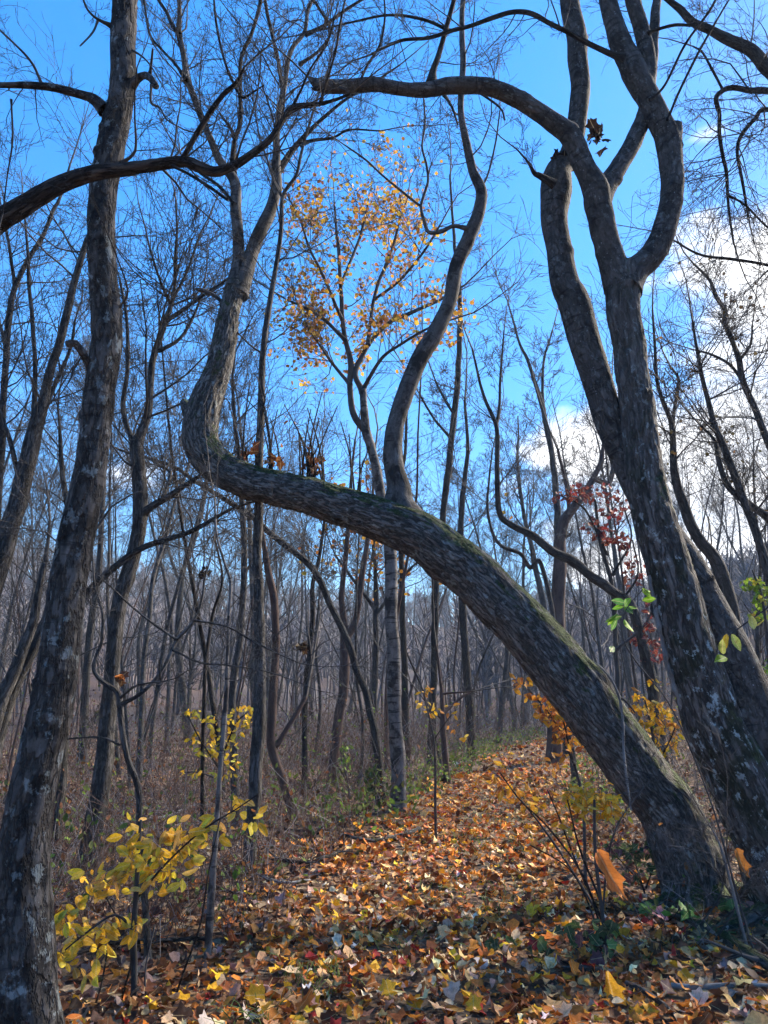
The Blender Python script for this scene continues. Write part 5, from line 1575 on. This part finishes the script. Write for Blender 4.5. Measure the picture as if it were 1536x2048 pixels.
# ------------------------------------------------------------------ undergrowth, grass, fallen sticks
def undergrowth():
    rng = np.random.default_rng(71)
    ls, leaf_pts = [], []
    n = 10500
    y = 5.2 + 27 * rng.uniform(0, 1, n) ** 1.3
    x = rng.uniform(-1, 1, n) * (0.55 * y + 1.5)
    dx = x - path_x(y)
    ok = ((dx < -1.25) | (dx > 1.35)) & ~((y < 7.5) & (dx > 0) & (rng.uniform(0, 1, n) < 0.6))
    ok &= rng.uniform(0, 1, n) < np.where((dx < -1.25) & (dx > -6), 1.0, 0.55)
    x, y, dx = x[ok], y[ok], dx[ok]
    z = ground_h(x, y)
    for i in range(len(x)):
        h = rng.uniform(0.15, 0.85) * (1.9 if y[i] > 12 else 1) * (0.7 if y[i] < 7.5 else 1) * (0.6 if dx[i] > 0 and y[i] < 9 else 1)
        d = np.array((rng.normal(0, 0.45), rng.normal(0, 0.45), 1.0))
        p = np.array((x[i], y[i], z[i] - 0.02))
        m = p + d * h * 0.5
        e = m + (d + rng.normal(0, 0.5, 3)) * h * 0.5
        r = 0.0022 + 0.00018 * y[i]
        ls.append((np.array((p, m, e)), np.array((r, r * 0.8, r * 0.5))))
        for _ in range(2):
            q = m + (e - m) * rng.uniform(0, 1)
            f = q + rng.normal(0, 0.16, 3) + np.array((0, 0, 0.1))
            ls.append((np.array((q, (q + f) / 2 + rng.normal(0, 0.02, 3), f)), np.array((r, r, r)) * 0.6))
            if rng.uniform() < 0.55:
                leaf_pts.append(f)
        if rng.uniform() < 0.3:
            leaf_pts.append(e)
    pale = rng.uniform(0, 1, len(ls)) < 0.22
    V, q, bk = tubes([l for l, c in zip(ls, pale) if c], 3)
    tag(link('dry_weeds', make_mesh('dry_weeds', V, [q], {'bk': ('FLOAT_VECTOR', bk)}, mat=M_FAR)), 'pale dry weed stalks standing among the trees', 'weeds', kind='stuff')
    V, q, bk = tubes([l for l, c in zip(ls, pale) if not c], 3)
    o = link('undergrowth', make_mesh('undergrowth', V, [q], {'bk': ('FLOAT_VECTOR', bk)}, mat=M_BROWN))
    tag(o, 'tangled brown twiggy undergrowth on both sides of the path', 'undergrowth', kind='stuff')
    leaf_cloud('leaves', np.array(leaf_pts), (0.03, 0.075), PAL_GREEN + [((0.13, 0.15, 0.05), 8), ((0.22, 0.10, 0.04), 4), ((0.13, 0.06, 0.03), 4)], rng, o)
    # low green leaves and grass along the path verge farther on
    n = 3000
    y = rng.uniform(9, 27, n)
    x = path_x(y) + np.where(rng.uniform(0, 1, n) < 0.72, -1, 1) * (1.0 + np.abs(rng.normal(0, 0.8, n)))
    z = ground_h(x, y) + rng.uniform(0.02, 0.42, n)
    gl = leaf_cloud('ground_ivy', np.stack([x, y, z], -1), (0.05, 0.10), PAL_GREEN + [((0.16, 0.17, 0.06), 6)], rng)
    tag(gl, 'low green leafy plants lining the far path', 'ground cover', kind='stuff')
    bl = []
    for cx, cy, sp, k in ((1.45, 9.0, 0.5, 260), (1.9, 10.5, 0.6, 240), (0.9, 6.6, 0.35, 110), (-0.4, 4.7, 0.12, 60), (0.1, 5.6, 0.3, 60), (2.2, 13, 0.8, 260), (-0.65, 4.25, 0.1, 40)):
        for _ in range(k):
            x, y = cx + rng.normal(0, sp), cy + rng.normal(0, sp)
            p = np.array((x, y, gz(x, y)))
            d = np.array((rng.normal(0, 0.5), rng.normal(0, 0.5), 1))
            h = rng.uniform(0.05, 0.13)
            bl.append((np.array((p, p + d * h * 0.6, p + d * h + np.array((d[0] * 0.03, d[1] * 0.03, -0.01)))), np.array((0.003, 0.0025, 0.0008))))
    V, q, bk = tubes(bl, 3)
    m, nt, b = new_mat('grass_blades')
    b.inputs['Base Color'].default_value = (0.11, 0.15, 0.035, 1)
    tag(link('grass', make_mesh('grass', V, [q], mat=m)), 'sparse green grass tufts between the leaves on the path', 'grass', kind='stuff')


undergrowth()


def stick(name, label, poly, mat, sides=8, lump=0.15, twigs=0, seed=0, dz=0.03):
    """A fallen branch that follows the ground under its traced line."""
    A = []
    for x, y, w in poly:
        p = ground_hit(x, y)
        k = p[1] / F
        A.append((p[0], p[1], gz(p[0], p[1]) + dz + w / 2 * k * 0.6, w / 2 * k))
    S = catmull(np.array(A), 0.05)
    base = S[0, :3].copy()
    V, f, bk = tube(S[:, :3], S[:, 3], sides, lump, seed)
    root = thing(name, label, 'branch', base)
    link('stem', make_mesh('stem', V - base, f, {'bk': ('FLOAT_VECTOR', bk)}, mat=mat), root)
    if twigs:
        rng = np.random.default_rng(seed + 400)
        out = []
        for _ in range(twigs):
            k = rng.integers(2, len(S) - 1)
            d = rng.normal(0, 1, 3)
            d[2] = abs(d[2]) * 0.4
            grow(rng, S[k, :3], unit(d), rng.uniform(0.12, 0.35), S[k, 3] * 0.5, 2, 3, out, 0.0018, 0, 0.2)
        V, q, bk = tubes(out, 4)
        link('twigs', make_mesh('twigs', V - base, [q], {'bk': ('FLOAT_VECTOR', bk)}, mat=M_TWIG), root)['kind'] = 'stuff'


stick('fallen_branch', 'dark fallen stick pointing up the right side of the path', [(1030, 1712, 9), (1080, 1695, 9), (1133, 1672, 8), (1230, 1640, 6)], M_DARK, seed=1)
stick('fallen_branch', 'dark fallen pole lying left of the pale sapling', [(150, 1925, 9), (210, 1908, 9), (300, 1900, 9), (415, 1893, 8)], M_DARK, seed=2, twigs=3)
stick('fallen_branch', 'pale grey fallen stick at the lower right corner', [(1345, 1994, 10), (1400, 1992, 11), (1480, 1993, 10), (1560, 1990, 9)], M_SEAM, seed=3)
stick('fallen_branch', 'weathered stick slanting towards the bottom edge at right', [(1255, 1988, 9), (1290, 2005, 10), (1330, 2030, 9), (1360, 2060, 8)], M_GREY, seed=4)
stick('fallen_branch', 'short broken bark log on the leaves right of the path', [(1125, 1960, 11), (1160, 1962, 13), (1205, 1960, 10)], M_GREY, seed=5, lump=0.3)
stick('fallen_branch', 'mossy log half buried in leaves below the leaning trunk', [(1330, 1838, 16), (1390, 1862, 18), (1450, 1895, 20), (1540, 1950, 22), (1640, 2010, 22)], M_ASH, seed=6, twigs=5)
stick('fallen_branch', 'thin stick lying on the path right of its middle', [(1060, 1885, 6), (1100, 1880, 7), (1130, 1872, 6)], M_GREY, seed=7)
stick('fallen_branch', 'grey branch at the left verge below the pale barked tree', [(690, 1680, 6), (740, 1690, 7), (790, 1682, 8), (840, 1668, 9)], M_GREY, seed=8, twigs=4)
stick('fallen_branch', 'thin pale stick among the brown weeds left of the path', [(430, 1735, 5), (480, 1745, 5), (560, 1775, 5), (620, 1772, 4)], M_SEAM, seed=9, twigs=3)
stick('fallen_branch', 'long grey dead limb lying behind the foot of the forked left tree', [(215, 1660, 6), (270, 1650, 7), (330, 1640, 6), (400, 1612, 5)], M_SEAM, seed=11, twigs=6)
stick('fallen_branch', 'dark rotten branch in the weeds between the pole tree and the path', [(540, 1725, 8), (600, 1735, 9), (660, 1722, 8), (700, 1700, 5)], M_DARK, seed=12, twigs=6)
stick('fallen_branch', 'slender fallen stick in the brush below the reddish twisted trunk', [(560, 1665, 5), (620, 1668, 5), (690, 1645, 5)], M_GREY, seed=13, twigs=5)
stick('fallen_branch', 'pair of twiggy dead boughs behind the yellow shrub', [(330, 1760, 7), (400, 1775, 7), (470, 1800, 6)], M_DARK, seed=10, twigs=6)


def build_haze():
    """Thin blue autumn haze: one closed box of even air round the whole scene."""
    me = bpy.data.meshes.new('haze')
    h, z0, z1 = 340.0, -4.0, 36.0
    v = [(x, y, z) for z in (z0, z1) for x, y in ((-h, -h), (h, -h), (h, h), (-h, h))]
    f = [(3, 2, 1, 0), (4, 5, 6, 7), (0, 1, 5, 4), (1, 2, 6, 5), (2, 3, 7, 6), (3, 0, 4, 7)]
    me.from_pydata(v, [], f)
    m = bpy.data.materials.new('haze_air')
    m.use_nodes = True
    nt = m.node_tree
    nt.nodes.clear()
    vol = N(nt, 'ShaderNodeVolumePrincipled')
    vol.inputs['Color'].default_value = (0.62, 0.78, 1.0, 1)
    vol.inputs['Density'].default_value = 0.0011
    vol.inputs['Anisotropy'].default_value = 0.0
    out = N(nt, 'ShaderNodeOutputMaterial')
    L(nt, vol.outputs[0], out.inputs['Volume'])
    me.materials.append(m)
    tag(link('haze', me), 'thin pale blue haze filling the distant wood', 'haze', kind='stuff')


build_haze()
